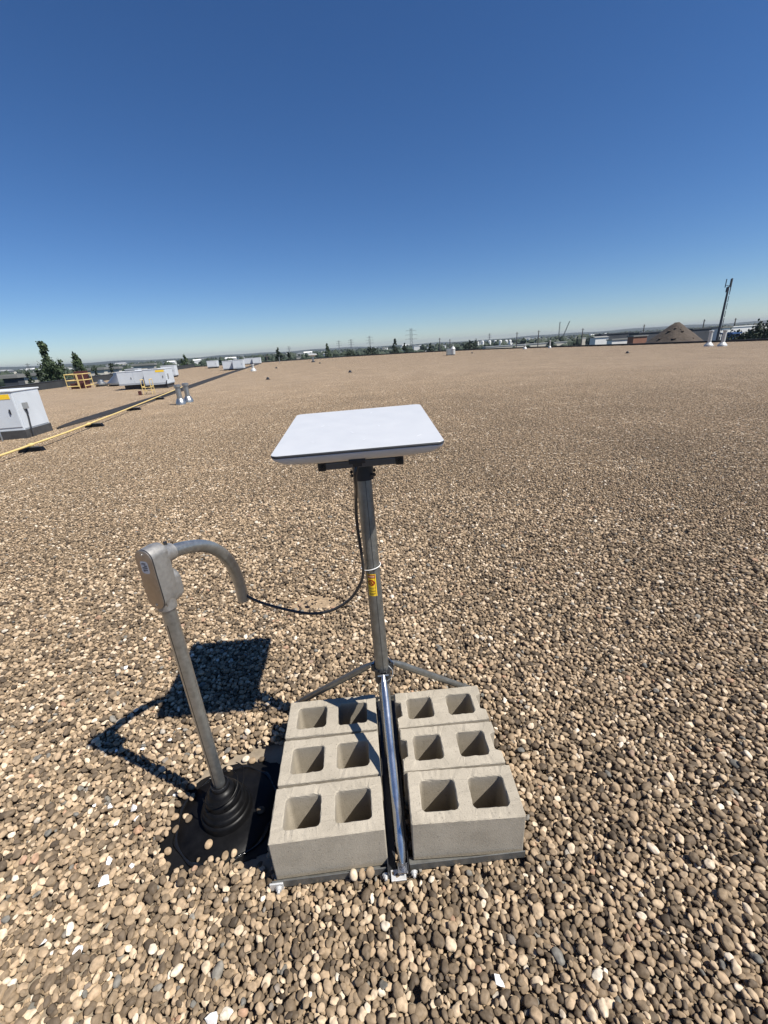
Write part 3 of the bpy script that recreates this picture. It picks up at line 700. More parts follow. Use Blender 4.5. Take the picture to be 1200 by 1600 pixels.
# ================================================================== boot, primer patch
bt = empty('pipe_boot', (-.715, 1.162, DECK), 0, 'stepped black rubber pipe boot sealing the conduit to the roof', 'pipe boot')
fl = []; nfl = 72
for (r0, z) in ((.192, .0075), (.188, .0125), (.12, .016), (.098, .018)):
    fl.append([((r0 + .003 * math.sin(5 * a + r0 * 40)) * math.cos(a), (r0 + .003 * math.sin(3 * a)) * math.sin(a), z) for a in (2 * math.pi * j / nfl for j in range(nfl))])
vs = [p for rg in fl for p in rg]; fs = []
for i in range(3):
    for j in range(nfl): fs.append((i * nfl + j, i * nfl + (j + 1) % nfl, (i + 1) * nfl + (j + 1) % nfl, (i + 1) * nfl + j))
MB().add(vs, fs).build('base_flange', 'rubber', bt, smooth=True, autosmooth=70)
prof = [(.100, .010), (.0985, .045), (.0935, .050), (.090, .052), (.0885, .068), (.083, .073), (.080, .075), (.078, .092), (.072, .097), (.069, .099), (.067, .118), (.060, .125), (.056, .127), (.050, .148), (.042, .156), (.034, .160), (.030, .178), (.0228, .180)]
MB().lathe(prof, (0, 0, 0), 48, cap=False).build('stepped_cone', 'rubber', bt, smooth=True, autosmooth=50)
MB().lathe([(.0305, .168), (.0325, .168), (.0325, .180), (.0305, .180)], (0, 0, 0), 32, cap=False).build('clamp_ring', 'dark_steel', bt, smooth=True)
sl = [(.06 * math.cos(a) + .01 + .022 * (a / 4.2), .062 * math.sin(a) - .012, .168 + .012 * math.sin(a * 1.3) + .004 * a) for a in (-2.6 + 4.2 * i / 30 for i in range(31))]
MB().tube(sl, .0022, 6).build('loose_strap', 'rubber', bt, smooth=True)
sl2 = [(.085 * math.cos(a) + .005, .085 * math.sin(a) + .012, .128 + .05 * math.sin(a * .8 + 1)) for a in (-1.2 + 2.4 * i / 24 for i in range(25))]
MB().tube(sl2, .0018, 6).build('loose_strap', 'rubber', bt, smooth=True)
# black primer brushed on the roof, ragged outline
pp = [(-.940, 1.035), (-.885, .955), (-.845, .925), (-.74, .945), (-.66, .975), (-.57, .985), (-.51, 1.02), (-.495, 1.15), (-.49, 1.33), (-.56, 1.375), (-.66, 1.385), (-.78, 1.375), (-.885, 1.31), (-.955, 1.235), (-.965, 1.13)]
pc = []
for a, b in zip(pp, pp[1:] + pp[:1]):
    for i in range(6):
        t = i / 6; pc.append((a[0] + (b[0] - a[0]) * t + rnd.gauss(0, .004), a[1] + (b[1] - a[1]) * t + rnd.gauss(0, .004)))
pr = MB().prism(pc, DECK - .002, DECK + .004).build('sealant_patch', 'membrane'); tag(pr, 'ragged black sealant patch brushed on the bare roof round the boot', 'sealant patch')
# glossy bead ring of mastic
ring_ = [(-.715 + (.196 + .006 * math.sin(7 * a)) * math.cos(a), 1.162 + (.196 + .005 * math.sin(9 * a + 1)) * math.sin(a), DECK + .007) for a in (2 * math.pi * i / 80 for i in range(81))]
ms = MB().tube(ring_, [.007 + .003 * math.sin(i * .7) for i in range(81)], 8, cap=False).build('mastic_bead', mat('wet_mastic', (.008, .008, .008), .16, bump=.6, bscale=60, bdist=.006), bt, smooth=True)
ms.location = (.715, -1.162, -DECK)

# ================================================================== loose stones lying on the patch
stone_mesh = []
for k in range(5):
    v, f = ico(3); ph = nr.normal(0, 1.2, (3, 3)); v = v * (1 + .12 * np.sin(v @ ph[0] + k) + .08 * np.sin(v @ ph[1] * 1.5 + 2 * k))[:, None]
    me = bpy.data.meshes.new('loose_pebble'); me.from_pydata(v.tolist(), [], f.tolist()); me.materials.append(M['pebble_single'])
    for p in me.polygons: p.use_smooth = True
    stone_mesh.append(me)
stones = [(300, 1228, 'grey pebble against the left side of the pipe boot'), (291, 1243, 'brown pebble of a pair left of the boot'), (300, 1245, 'tan pebble of a pair left of the boot'), (277, 1256, 'brown pebble by the white chip left of the boot'),
          (291, 1275, 'upper pale pebble of a touching pair on the boot flange'), (294, 1279, 'lower pale pebble of a touching pair on the boot flange'), (273, 1276, 'grey pebble on the left rim of the black patch'), (274, 1295, 'pale round pebble at the lower left of the flange'),
          (325, 1320, 'single tan pebble on the front of the boot flange'), (352, 1337, 'grey pebble at the front edge of the boot'), (365, 1333, 'pale grey pebble at the front right edge of the boot'), (340, 1357, 'pale long pebble in front of the boot'),
          (353, 1187, 'cream pebble just behind the conduit post'), (376, 1174, 'small tan pebble behind the boot'), (384, 1186, 'pink pebble behind the boot'), (394, 1188, 'small white pebble behind the boot'), (409, 1186, 'bright cream pebble behind the boot, nearest the blocks'),
          (358, 1201, 'small pink pebble beside the conduit post'), (353, 1157, 'lone pebble on the bare dusty roof behind the boot'), (408, 1265, 'dark pebble in the block shadow right of the boot'), (262, 1330, 'brown pebble at the lower left patch corner')]
for k, (px, py, lb) in enumerate(stones):
    sx = rnd.uniform(.013, .019); sc = (sx, sx * rnd.uniform(.7, .92), sx * rnd.uniform(.5, .66))
    p0 = at(px, py, DECK + .02); rr_ = math.hypot(p0.x + .715, p0.y - 1.162)
    base = DECK + (.014 if rr_ < .19 else .005)
    if rr_ < .1: base = DECK + .06
    p0 = at(px, py, base + sc[2])
    o = bpy.data.objects.new('loose_pebble', stone_mesh[k % 5]); COL.objects.link(o)
    o.location = (p0.x, p0.y, base + sc[2] * .9); o.scale = sc; o.rotation_euler = (0, 0, rnd.uniform(0, 3))
    tag(o, lb, 'pebble', 'loose pebbles round the pipe boot')
# stones caught on the front frame bar
for (px, py, z, lb) in ((552, 1363, .03, 'left brown pebble of three on the front frame bar'), (566, 1362, .03, 'middle brown pebble of three on the front frame bar'), (577, 1359, .03, 'right orange pebble of three on the front frame bar')):
    p0 = at(px, py, z); o = bpy.data.objects.new('loose_pebble', stone_mesh[rnd.randrange(5)]); COL.objects.link(o)
    o.location = (p0.x, p0.y - .002, .018); o.scale = (.016, .013, .019); o.rotation_euler = (R(-12), 0, rnd.uniform(0, 3)); tag(o, lb, 'pebble', 'pebbles caught on the frame bar')
# white angular chips
chips = [(272, 1238, .017, 'largest white triangular chip beside the boot'), (264, 1270, .010, 'white chip left of the boot flange'), (211, 1262, .012, 'white chip in the gravel left of the boot'), (213, 1278, .009, 'small white chip below its larger neighbour left of the boot'), (182, 1285, .010, 'white chip in the gravel far left of the boot'), (173, 1260, .009, 'small white chip left of the pair of chips'),
         (166, 1376, .015, 'bright white chip in the gravel below left of the boot'), (205, 1355, .010, 'white chip in the gravel just below the sealant patch'), (170, 1345, .010, 'white chip above the bright lower left chip'), (147, 1258, .006, 'tiny white chip at the left'), (122, 1486, .014, 'white chip beside a dark pebble at lower left'), (330, 1590, .014, 'white chip at the bottom edge'), (68, 1470, .008, 'small white chip near lower left'),
         (196, 1043, .010, 'white chip near the dish shadow'), (222, 1170, .008, 'white chip inside the hooked shadow'), (182, 1173, .007, 'tiny white chip at the shadow tip'), (266, 1155, .008, 'white chip left of the conduit post'), (780, 1533, .012, 'lone white chip right of bottom centre')]
for k, (px, py, s, lb) in enumerate(chips):
    z0 = .006 if not (px in (272, 264)) else DECK + .010
    p0 = at(px, py, z0); bm = bmesh.new()
    pts = [Vector((rnd.uniform(-1, 1), rnd.uniform(-1, 1), rnd.uniform(-.55, .55))) * s * 1.25 for _ in range(12)]
    for q in pts: bm.verts.new(q)
    bmesh.ops.convex_hull(bm, input=bm.verts); bmesh.ops.delete(bm, geom=[v for v in bm.verts if not v.link_faces], context='VERTS')
    me = bpy.data.meshes.new('white_chip'); bm.to_mesh(me); bm.free(); me.materials.append(M['white_stone'])
    o = bpy.data.objects.new('white_chip', me); COL.objects.link(o); o.location = (p0.x, p0.y, z0); tag(o, lb, 'stone chip', 'white chips scattered in the gravel')

# ================================================================== roof plant
AROT = math.atan2(-AY.y, -AY.x)       # local +X runs to the right, +Y away
def rooftop_unit(center, w, d, h, curb_h, label, seams=3, label_plate=True, hood=False, curb_in=.06, rz=None, group='packaged units on the roof'):
    u = empty('rooftop_unit', (center[0], center[1], 0), AROT if rz is None else rz, label, 'rooftop unit', group)
    MB().box((0, 0, curb_h / 2 - .03), (w - 2 * curb_in, d - 2 * curb_in, curb_h + .056)).build('curb', 'curb', u)
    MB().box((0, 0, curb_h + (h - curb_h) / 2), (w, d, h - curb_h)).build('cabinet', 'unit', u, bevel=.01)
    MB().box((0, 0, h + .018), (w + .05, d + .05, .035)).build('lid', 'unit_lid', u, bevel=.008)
    bw = w / seams
    for k in range(seams):
        x = -w / 2 + bw * (k + .5)
        p = MB().box((x, -d / 2 - .008, curb_h + (h - curb_h) * .52), (bw - .03, .014, (h - curb_h) * .86)).build('access_panel', 'unit', u, bevel=.004)
        MB().box((x + bw * .36, -d / 2 - .028, curb_h + (h - curb_h) * .5), (.025, .026, .12)).build('panel_handle', 'dark_steel', p)
    MB().box((w / 2 + .007, 0, curb_h + (h - curb_h) * .5), (.012, d * .92, (h - curb_h) * .93)).build('end_panel', 'unit', u, bevel=.004)
    MB().box((0, 0, curb_h - .004), (w + .03, d + .03, .03)).build('base_rail', 'unit_seam', u)
    if label_plate:
        MB().box((w / 2 - .32, -d / 2 - .0185, h - .11), (.52, .006, .12)).build('yellow_sticker', 'yellow_label', u)
    if hood:
        q = MB(); q.add([(-w / 2, -d * .4, h * .95), (-w / 2, d * .4, h * .95), (-w / 2, d * .4, h * .5), (-w / 2, -d * .4, h * .5), (-w / 2 - .5, -d * .4, h * .5), (-w / 2 - .5, d * .4, h * .5)], [(0, 1, 5, 4), (0, 4, 3), (1, 2, 5), (3, 4, 5, 2)]); q.build('intake_hood', 'unit_lid', u)
    MB().lathe([(.30, 0), (.30, .05), (.27, .055), (.02, .06)], (-w * .2, 0, h + .036), 24).build('fan_guard', 'coil', u)
    return u
def corner_center(corner, w, d):     # corner = near right base corner
    c = Vector((corner[0], corner[1], 0)) + AY * (w / 2) + AX * (d / 2); return (c.x, c.y)
u1 = rooftop_unit(corner_center((-9.20, 11.14), 2.3, 1.16), 2.3, 1.16, 1.17, .21, 'large pale grey rooftop unit cut by the left picture edge', 2, curb_in=-.02)
MB().box((1.162 + .05, -.30, .80), (.08, .11, .16)).build('disconnect_switch', 'grey_box', u1, bevel=.008)
MB().tube(spline([(1.20, -.30, .72), (1.20, -.32, .5), (1.2, -.36, .3), (1.22, -.42, .02)], 6), .018, 10).build('flexible_conduit', 'cable', u1, smooth=True)
MB().tube([(.70, -.66, .55), (.70, -.76, .54), (.70, -.80, .50), (.70, -.80, -.04)], .02, 10).build('drain_pipe', 'galv', u1, smooth=True)
u2 = rooftop_unit(corner_center((-14.75, 29.0), 1.9, 1.5), 1.9, 1.5, 1.10, .30, 'long pale unit with shaded underside behind the round exhaust hood', 2, False, curb_in=.22)
u3 = rooftop_unit(corner_center((-13.35, 28.4), 1.35, 1.6), 1.35, 1.6, 1.16, .25, 'pale unit with a yellow sticker, right of the long unit', 1, True, curb_in=.05)
MB().box((.7, -.5, .72), (.05, .2, .3)).build('disconnect_switch', 'grey_box', u3, bevel=.008)
MB().tube([(.66, -.82, .45), (.66, -.95, .4), (.66, -.95, -.04)], .03, 10).build('drain_pipe', 'dark_steel', u3)
rooftop_unit(corner_center((-17.55, 55.6), 1.3, 1.4), 1.3, 1.4, 1.05, .16, 'left half of the paired far units beside the black strip', 1, False)
rooftop_unit(corner_center((-16.2, 55.2), 1.25, 1.4), 1.25, 1.4, 1.12, .16, 'right half of the paired far units beside the black strip', 1, False)
rooftop_unit(corner_center((-24.6, 70), 1.5, 1.5), 1.5, 1.5, 1.08, .2, 'boxy far unit standing nearest the left parapet', 1, False)
rooftop_unit(corner_center((-22.6, 71), 1.3, 1.4), 1.3, 1.4, .95, .2, 'small far unit just right of the boxy one', 1, False)
rooftop_unit(corner_center((-22.1, 81), 1.4, 1.4), 1.4, 1.4, 1.04, .12, 'left one of the two farthest units', 1, False)
rooftop_unit(corner_center((-20.5, 80.7), 1.4, 1.4), 1.4, 1.4, 1.04, .12, 'right one of the two farthest units', 1, False)
# small grille box behind units
rooftop_unit((-24.0, 44.5), 1.2, 1.0, 1.0, .15, 'pale unit by the parapet behind the yellow cage', 1, False)
rooftop_unit((-20.9, 45.5), 1.3, 1.0, 1.1, .15, 'pale unit showing above the long grey unit', 1, False)

# black membrane strip laid bare between the gravel fields
sp = [(-9.32, 12.42, .02), (-9.46, 13.05, .20), (-9.62, 14.1, .42), (-10.05, 17.5, .60), (-11.05, 23.8, .62), (-13.1, 35.0, .66), (-15.2, 46.5, .66), (-17.15, 58.5, .66), (-18.9, 68.5, .66), (-20.4, 77.5, .66)]
vs, fs = [], []
for (x, y, w) in sp:
    for u, z in ((-.62, -.03), (-.5, .05), (.5, .05), (.62, -.03)): vs.append((x - .9887 * u * w * -1, y + .15 * u * w, z))
for i in range(len(sp) - 1):
    for j in range(3): fs.append((i * 4 + j, i * 4 + j + 1, (i + 1) * 4 + j + 1, (i + 1) * 4 + j))
fs += [(0, 1, 2, 3), tuple(len(sp) * 4 - 4 + j for j in (3, 2, 1, 0))]
o = MB().add(vs, fs).build('membrane_strip', mat('strip_membrane', (.020, .018, .017), .8, var=.4, vscale=2.5)); tag(o, 'long black membrane strip running away across the gravel roof', 'roof strip')

# yellow gas pipe on rubber feet
gp = [(-7.0, 5.0)] + [at(px, py, .135)[:2] for px, py in ((0, 712), (50, 694.5), (100, 677), (150, 658), (200, 638.5), (250, 618.5), (284, 605))]
pipe = empty('gas_pipe', (gp[0][0], gp[0][1], 0), 0, 'long thin yellow gas pipe running low above the gravel', 'pipe')
po = Vector((gp[0][0], gp[0][1], 0))
MB().tube([Vector((p.x, p.y, .135)) - po for p in spline([(x, y, 0) for x, y in gp], 4)], .023, 10).build('pipe', 'yellow', pipe, smooth=True)
for (x, y) in (at(48, 695.3, .135)[:2], at(138, 662.6, .135)[:2]):
    MB().tube([Vector((x, y - .06, .135)) - po, Vector((x - .003, y + .06, .135)) - po], .038, 10).build('coupling', 'yellow', pipe, smooth=True)
for k, (x, y) in enumerate(at(px, py, .135)[:2] for px, py in ((47, 695.6), (146, 659.6), (208, 635.3), (247, 619.7), (277, 607.6))):
    f = empty('pipe_support', (x, y, 0), R(12), ['nearest', 'second', 'third', 'fourth', 'farthest'][k] + ' black rubber foot under the yellow gas pipe', 'pipe support', 'rubber feet under the gas pipe')
    MB().add([(-.26, -.09, -.03), (.26, -.09, -.03), (.26, .09, -.03), (-.26, .09, -.03), (-.2, -.06, .085), (.2, -.06, .085), (.2, .06, .085), (-.2, .06, .085)], [(0, 1, 2, 3), (4, 5, 6, 7), (0, 1, 5, 4), (1, 2, 6, 5), (2, 3, 7, 6), (3, 0, 4, 7)]).build('foot', 'rubber', f, bevel=.01)
    MB().box((0, 0, .096), (.3, .04, .02)).build('strut_channel', 'galv', f)

# guard rail cage round a roof hatch
cg = empty('hatch_cage', (-22.9, 34.2, 0), AROT, 'yellow guard rail cage round a dark red roof hatch', 'guard rail'); cg.scale = (.66, .66, 1)
MB().box((0, .5, .18), (1.5, 1.5, .44)).build('hatch_curb', 'hatch', cg)
MB().add([(-.75, 1.2, .40), (.75, 1.2, .40), (.75, 1.35, 1.25), (-.75, 1.35, 1.25), (-.75, 1.28, .40), (.75, 1.28, .40), (.75, 1.43, 1.25), (-.75, 1.43, 1.25)], [(0, 1, 2, 3), (4, 7, 6, 5), (0, 4, 5, 1), (1, 5, 6, 2), (2, 6, 7, 3), (3, 7, 4, 0)]).build('open_hatch_lid', 'hatch', cg)
def rail(pts, name='rail', r=.035): MB().tube(pts, r, 8).build(name, 'yellow', cg, smooth=True)
for (x, y) in ((-.95, -.55), (.35, -.55), (.95, -.55), (-.95, 1.5), (.95, 1.5)): rail([(x, y, -.03), (x, y, 1.1)], 'post')
for z in (.2, .62, 1.06):
    rail([(-.95, -.55, z), (.35, -.55, z)]); rail([(-.95, -.55, z), (-.95, 1.5, z)]); rail([(.95, -.55, z), (.95, 1.5, z)]); rail([(-.95, 1.5, z), (.95, 1.5, z)])
MB().box((.27, -.55, .6), (.12, .05, .9)).build('gate_panel', 'yellow', cg)
rail([(.35, -.55, 1.06), (.95, -.55, 1.06)], 'gate_bar'); rail([(.35, -.55, .62), (.95, -.55, .62)], 'gate_bar')
# little yellow step over the pipe
ld = empty('yellow_step', (-12.35, 23.9, 0), AROT, 'small yellow step rail in front of the long pale unit', 'step'); ld.scale = (.62, .62, .9)
for x in (-.36, .36):
    for y in (-.35, .35): MB().tube([(x, y, -.03), (x, y, .86)], .026, 8).build('post', 'yellow', ld)
    MB().tube([(x, -.35, .85), (x, .35, .85)], .026, 8).build('rail', 'yellow', ld); MB().tube([(x, -.35, .45), (x, .35, .45)], .026, 8).build('rail', 'yellow', ld)
for z in (.22, .4): MB().box((0, 0, z), (.74, .3, .03)).build('tread', 'yellow', ld)
MB().box((-.65, -.3, .1), (.22, .22, .26)).build('base_weight', 'hatch', ld)

def pipe_vent(p, h, r, label, m_='galv', cone=True, cap=True, name='vent_pipe', group=None, ch=.32, cr=2.5):
    v = empty(name, (p[0], p[1], 0), 0, label, 'vent', group)
    if cone: MB().lathe([(r * cr, -.03), (r * cr, ch * .3), (r * (1 + (cr - 1) * .75), ch * .5), (r * 1.25, ch * .94), (r * 1.1, ch)], (0, 0, 0), 20).build('flashing_cone', m_, v, smooth=True)
    MB().lathe([(r, .05), (r, h - .12)], (0, 0, 0), 20).build('pipe', m_, v, smooth=True)
    if cap:
        MB().lathe([(r * .9, h - .12), (r * 1.35, h - .10), (r * 1.35, h - .02), (r * .9, h)], (0, 0, 0), 20).build('cap', m_, v, smooth=True)
    return v
pipe_vent((-7.82, 17.35), .76, .10, 'front one of the two stubby galvanised vent pipes', ch=.24, cr=1.9, group='pair of galvanised vents')
pipe_vent((-7.82, 18.1), .76, .10, 'rear one of the two stubby galvanised vent pipes', ch=.24, cr=1.9, group='pair of galvanised vents')
def hood(p, r, h, label):
    v = empty('exhaust_hood', (p[0], p[1], 0), 0, label, 'exhaust hood')
    MB().lathe([(r * .98, -.03), (r * .98, .12)], (0, 0, 0), 28).build('curb', 'curb', v)
    MB().lathe([(r * 1.1, .12), (r * 1.1, .24), (r * .85, h * .42), (r * .5, h * .72), (r * .42, h * .75)], (0, 0, 0), 28, cap=False).build('cowl', 'galv', v, smooth=True)
    MB().lathe([(r * .42, h * .75), (r * .36, h * .95), (.02, h)], (0, 0, 0), 28).build('crown', 'galv', v, smooth=True)
hood((-20.3, 35.3), .85, 1.0, 'large round galvanised exhaust hood beside the long pale unit')
hood((-22.0, 35.6), .42, .52, 'small conical galvanised exhaust hood right of the yellow cage')
pipe_vent((-13.0, 47.6), .70, .12, 'short pale vent just right of the black strip, mid distance', 'white_metal')
pipe_vent((-16.3, 77), 1.0, .06, 'thin vent pipe near the far roof edge left of the tree', 'galv', cone=False)
ev = empty('exhaust_fan', (10.4, 61, 0), R(4), 'stubby grey metal exhaust box standing alone in mid roof', 'exhaust fan')
MB().box((0, 0, .02), (1.0, 1.0, .12)).build('curb', 'curb', ev); MB().box((-.14, 0, .45), (.7, .8, .75)).build('housing', 'galv', ev, bevel=.02); MB().lathe([(.3, .1), (.3, .75), (.34, .78), (.2, 1.0), (.05, 1.12)], (.32, -.2, 0), 16).build('stack', 'white_metal', ev, smooth=True); MB().tube([(.38, .1, .7), (.42, .1, 1.35)], .04, 8).build('pipe', 'white_metal', ev)
fv = empty('vent_hood', (-9.4, 68.6, 0), R(-4), 'white flat topped vent hood on a stem near the far edge', 'vent'); fv.scale = (.6, .6, 1.05)
MB().box((0, 0, .06), (.8, .8, .18)).build('curb', 'curb', fv); MB().lathe([(.26, .1), (.26, .8)], (0, 0, 0), 16).build('stem', 'galv', fv); MB().add([(-1.0, -.7, 1.0), (1.0, -.7, 1.0), (1.0, .7, 1.0), (-1.0, .7, 1.0), (-.7, -.5, 1.25), (.9, -.5, 1.15), (.9, .5, 1.15), (-.7, .5, 1.25), (-.3, -.3, .78), (.3, -.3, .78), (.3, .3, .78), (-.3, .3, .78)], [(0, 1, 5, 4), (1, 2, 6, 5), (2, 3, 7, 6), (3, 0, 4, 7), (4, 5, 6, 7), (8, 9, 1, 0), (9, 10, 2, 1), (10, 11, 3, 2), (11, 8, 0, 3)]).build('hood', 'white_metal', fv)
pipe_vent((25.5, 64.8), 1.05, .085, 'thin white vent pipe with cone base near the right roof edge', 'white_metal')
pipe_vent((23.0, 68.1), .62, .12, 'short white vent with wide base near the far right edge', 'white_metal')
pipe_vent((29.7, 39.4), 1.3, .14, 'left one of the white vent pipes before the dark tower', 'white_metal', group='white vents by the tower')
pipe_vent((29.75, 37.9), 1.3, .14, 'right one of the white vent pipes before the dark tower', 'white_metal', group='white vents by the tower')
for k, (x, y, lb) in enumerate(((-7.46, 30.6, 'dark roof drain dome left of the antenna, nearest of its kind'), (-1.88, 33.1, 'dark roof drain dome straight behind the antenna'), (-7.36, 60, 'tiny dark roof drain beside the white vent hood'), (13.9, 63.4, 'dark roof drain right of the lone grey exhaust box'), (20.5, 35.9, 'dark roof drain in the right half of the roof'), (-11.5, 52, 'tiny dark roof drain left of the white vent hood'))):
    dr = empty('roof_drain', (x, y, 0), 0, lb, 'roof drain', 'roof drain domes'); dr.scale = (.62, .62, .75)
    MB().lathe([(.26, -.04), (.24, .03), (.17, .05), (.16, .14), (.11, .20), (.02, .22)], (0, 0, 0), 16).build('dome', 'dark_steel', dr, smooth=True)
    MB().lathe([(.30, -.03), (.30, .015), (.25, .02)], (0, 0, 0), 16).build('ring', 'rubber', dr)

# ================================================================== beyond the roof
def leafy(height, radius, n, seed, lean=(0, 0), start=.12, shape='poplar', leaf=.35):
    rr = random.Random(seed); mb = MB()
    clumps = []
    for k in range(max(10, n // 26)):
        t = start + (1 - start) * rr.random() ** .85
        if shape == 'poplar': w = radius * (math.sin(min(1, (1 - t) * 1.35 + .08) * math.pi * .5)) * (.85 if t > .25 else .6)
        elif shape == 'cone': w = radius * (1 - t) * 1.05 + .05
        else: w = radius * math.sqrt(max(0, 1 - ((t - .58) / .45) ** 2)) + .1
        a = rr.uniform(0, 6.283); q = w * math.sqrt(rr.random())
        clumps.append((q * math.cos(a) + lean[0] * t, q * math.sin(a) + lean[1] * t, t * height, max(.25, w * .38)))
    for i in range(n):
        c = clumps[rr.randrange(len(clumps))]
        p = Vector((c[0] + rr.gauss(0, c[3] * .5), c[1] + rr.gauss(0, c[3] * .5), c[2] + rr.gauss(0, c[3] * .75)))
        e = Euler((rr.uniform(0, 6.3), rr.uniform(0, 6.3), rr.uniform(0, 6.3))).to_matrix(); s = leaf * rr.uniform(.5, 1.2)
        vs = [p + e @ Vector(v) * s for v in ((-.5, 0, 0), (0, -.32, .06), (.5, 0, 0), (0, .32, .06))]
        mb.add(vs, [(0, 1, 2, 3)])
    return mb
def tree(name, px, py_top, D, radius, label, shape='poplar', m_='leaf', n=1500, group=None, lean=(0, 0), leaf=None):
    top = far(px, py_top, D); h = top.z - GZ
    t = empty(name, (top.x, top.y, GZ), 0, label, 'tree', group)
    tr = MB(); tr.tube([(0, 0, -.2), (lean[0] * .3, lean[1] * .3, h * .3), (lean[0] * .6, lean[1] * .6, h * .62), (lean[0] * .92, lean[1] * .92, h * .93)], [h * .018 + .06, h * .013 + .04, h * .008 + .02, .02], 8)
    rr = random.Random(int(px * 7))
    for k in range(7):
        z = h * rr.uniform(.2, .75); a = rr.uniform(0, 6.28); r = radius * .7; f_ = z / h
        tr.tube([(lean[0] * f_, lean[1] * f_, z), (lean[0] * f_ + r * .5 * math.cos(a), lean[1] * f_ + r * .5 * math.sin(a), z + r * .6), (lean[0] * f_ + r * math.cos(a), lean[1] * f_ + r * math.sin(a), z + r * 1.4)], [.07, .045, .015], 5)
    tr.build('trunk', 'bark', t)
    leafy(h, radius, n, int(px * 13 + D), lean, .1 if shape != 'round' else .2, shape, leaf or max(.3, radius * .28)).build('crown', m_, t)
    return t
tree('poplar_tree', 68, 537, 72, 1.7, 'tall leaning poplar beyond the left parapet', 'poplar', n=3600, lean=(-.2, 0), leaf=.36)
tree('poplar_tree', 82, 566, 71, 1.9, 'lower bushy poplar at the foot of the tall leaning one', 'round', n=2400, leaf=.38)
tree('poplar_tree', 117, 556, 74, 2.0, 'dense poplar behind the yellow cage', 'poplar', n=2600, leaf=.38)
tree('conifer_tree', 43, 584, 66, 1.4, 'left one of two dark conifers behind the parapet', 'cone', 'leaf2', 1300, leaf=.3)
tree('conifer_tree', 60, 580, 67, 1.5, 'right one of two dark conifers behind the parapet', 'cone', 'leaf2', 1400, leaf=.3)
tree('conifer_tree', 146, 574, 90, 1.6, 'small dark tree right of the yellow cage', 'poplar', 'leaf2', 1000, leaf=.35)
tree('conifer_tree', 173, 569, 95, 1.6, 'slim dark tree above the round exhaust hood', 'poplar', 'leaf2', 1000, leaf=.35)
tree('poplar_tree', 286, 555, 130, 2.3, 'lone poplar left of the far rooftop units', 'poplar', 'leaf', 1600, leaf=.5)
tree('poplar_tree', 434, 545, 140, 2.4, 'dark double topped tree at the far roof edge', 'poplar', 'leaf2', 1800, leaf=.5)
tree('poplar_tree', 451, 552, 145, 1.8, 'small tree right of the double topped one', 'poplar', 'leaf2', 900, leaf=.5)
tree('poplar_tree', 511, 538, 170, 1.9, 'slim forked poplar right of the white vent hood', 'poplar', 'leaf', 1300, leaf=.5)
tree('poplar_tree', 545, 550, 170, 2.6, 'low round tree left of the twin legged pylon', 'round', 'leaf2', 900, leaf=.6)
tree('poplar_tree', 580, 543, 170, 2.2, 'broad tree below a thin distant pylon', 'round', 'leaf2', 1000, leaf=.6)
tree('poplar_tree', 617, 530, 180, 2.0, 'pointed poplar just left of the big pylon', 'poplar', 'leaf2', 1400, leaf=.5)
tree('poplar_tree', 632, 537, 180, 2.2, 'shorter poplar at the big pylon', 'poplar', 'leaf2', 1200, leaf=.5)
tree('poplar_tree', 672, 537, 190, 1.9, 'small tree left of the lone exhaust box', 'poplar', 'leaf2', 900, leaf=.5)
tree('broad_tree', 737, 535, 210, 4, 'broad dark tree left of the white tanks', 'round', 'leaf2', 1000, leaf=.9)
for k, (px, py, D, r_) in enumerate(((1152, 522, 150, 3.4), (1166, 523, 150, 3.0), (1180, 521, 150, 3.4), (1203, 509, 120, 3.6), (1222, 511, 125, 4.0))):
    tree('broad_tree', px, py, D, r_, ['leftmost', 'second', 'third', 'tallest', 'outermost'][k] + ' of the bushy trees at the right behind the roof edge', 'round', 'leaf2', 1500, 'bushy trees at the right', leaf=.8)

def building(name, px, D, width, h, depth, m_, label, rz=None, roof='far_roof', windows=0, group=None, gable=False, doors=0):
    p = far(px, 540, D); b = empty(name, (p.x, p.y, GZ), AROT if rz is None else rz, label, 'building', group)
    MB().box((0, 0, h / 2 - .1), (width, depth, h + .2)).build('wall', m_, b)
    if gable:
        MB().add([(-width / 2 - .3, -depth / 2 - .3, h), (width / 2 + .3, -depth / 2 - .3, h), (width / 2 + .3, depth / 2 + .3, h), (-width / 2 - .3, depth / 2 + .3, h), (-width / 2 - .3, 0, h + depth * .14), (width / 2 + .3, 0, h + depth * .14)], [(0, 1, 5, 4), (2, 3, 4, 5), (0, 4, 3), (1, 2, 5), (0, 3, 2, 1)]).build('roof', roof, b)
    else:
        MB().box((0, 0, h + .2), (width + .5, depth + .5, .4)).build('roof', roof, b)
    for k in range(windows):
        MB().box((-width / 2 + width * (k + .5) / windows, -depth / 2 - .03, h * .62), (width / windows * .6, .1, h * .22)).build('window', 'window', b)
    for k in range(doors):
        MB().box((-width / 2 + width * (k + .5) / doors, -depth / 2 - .05, 1.9), (min(4, width / doors * .5), .1, 4)).build('dock_door', 'grey_wall', b)
    return b
def top_h(px, py, D): return far(px, py, D).z - GZ
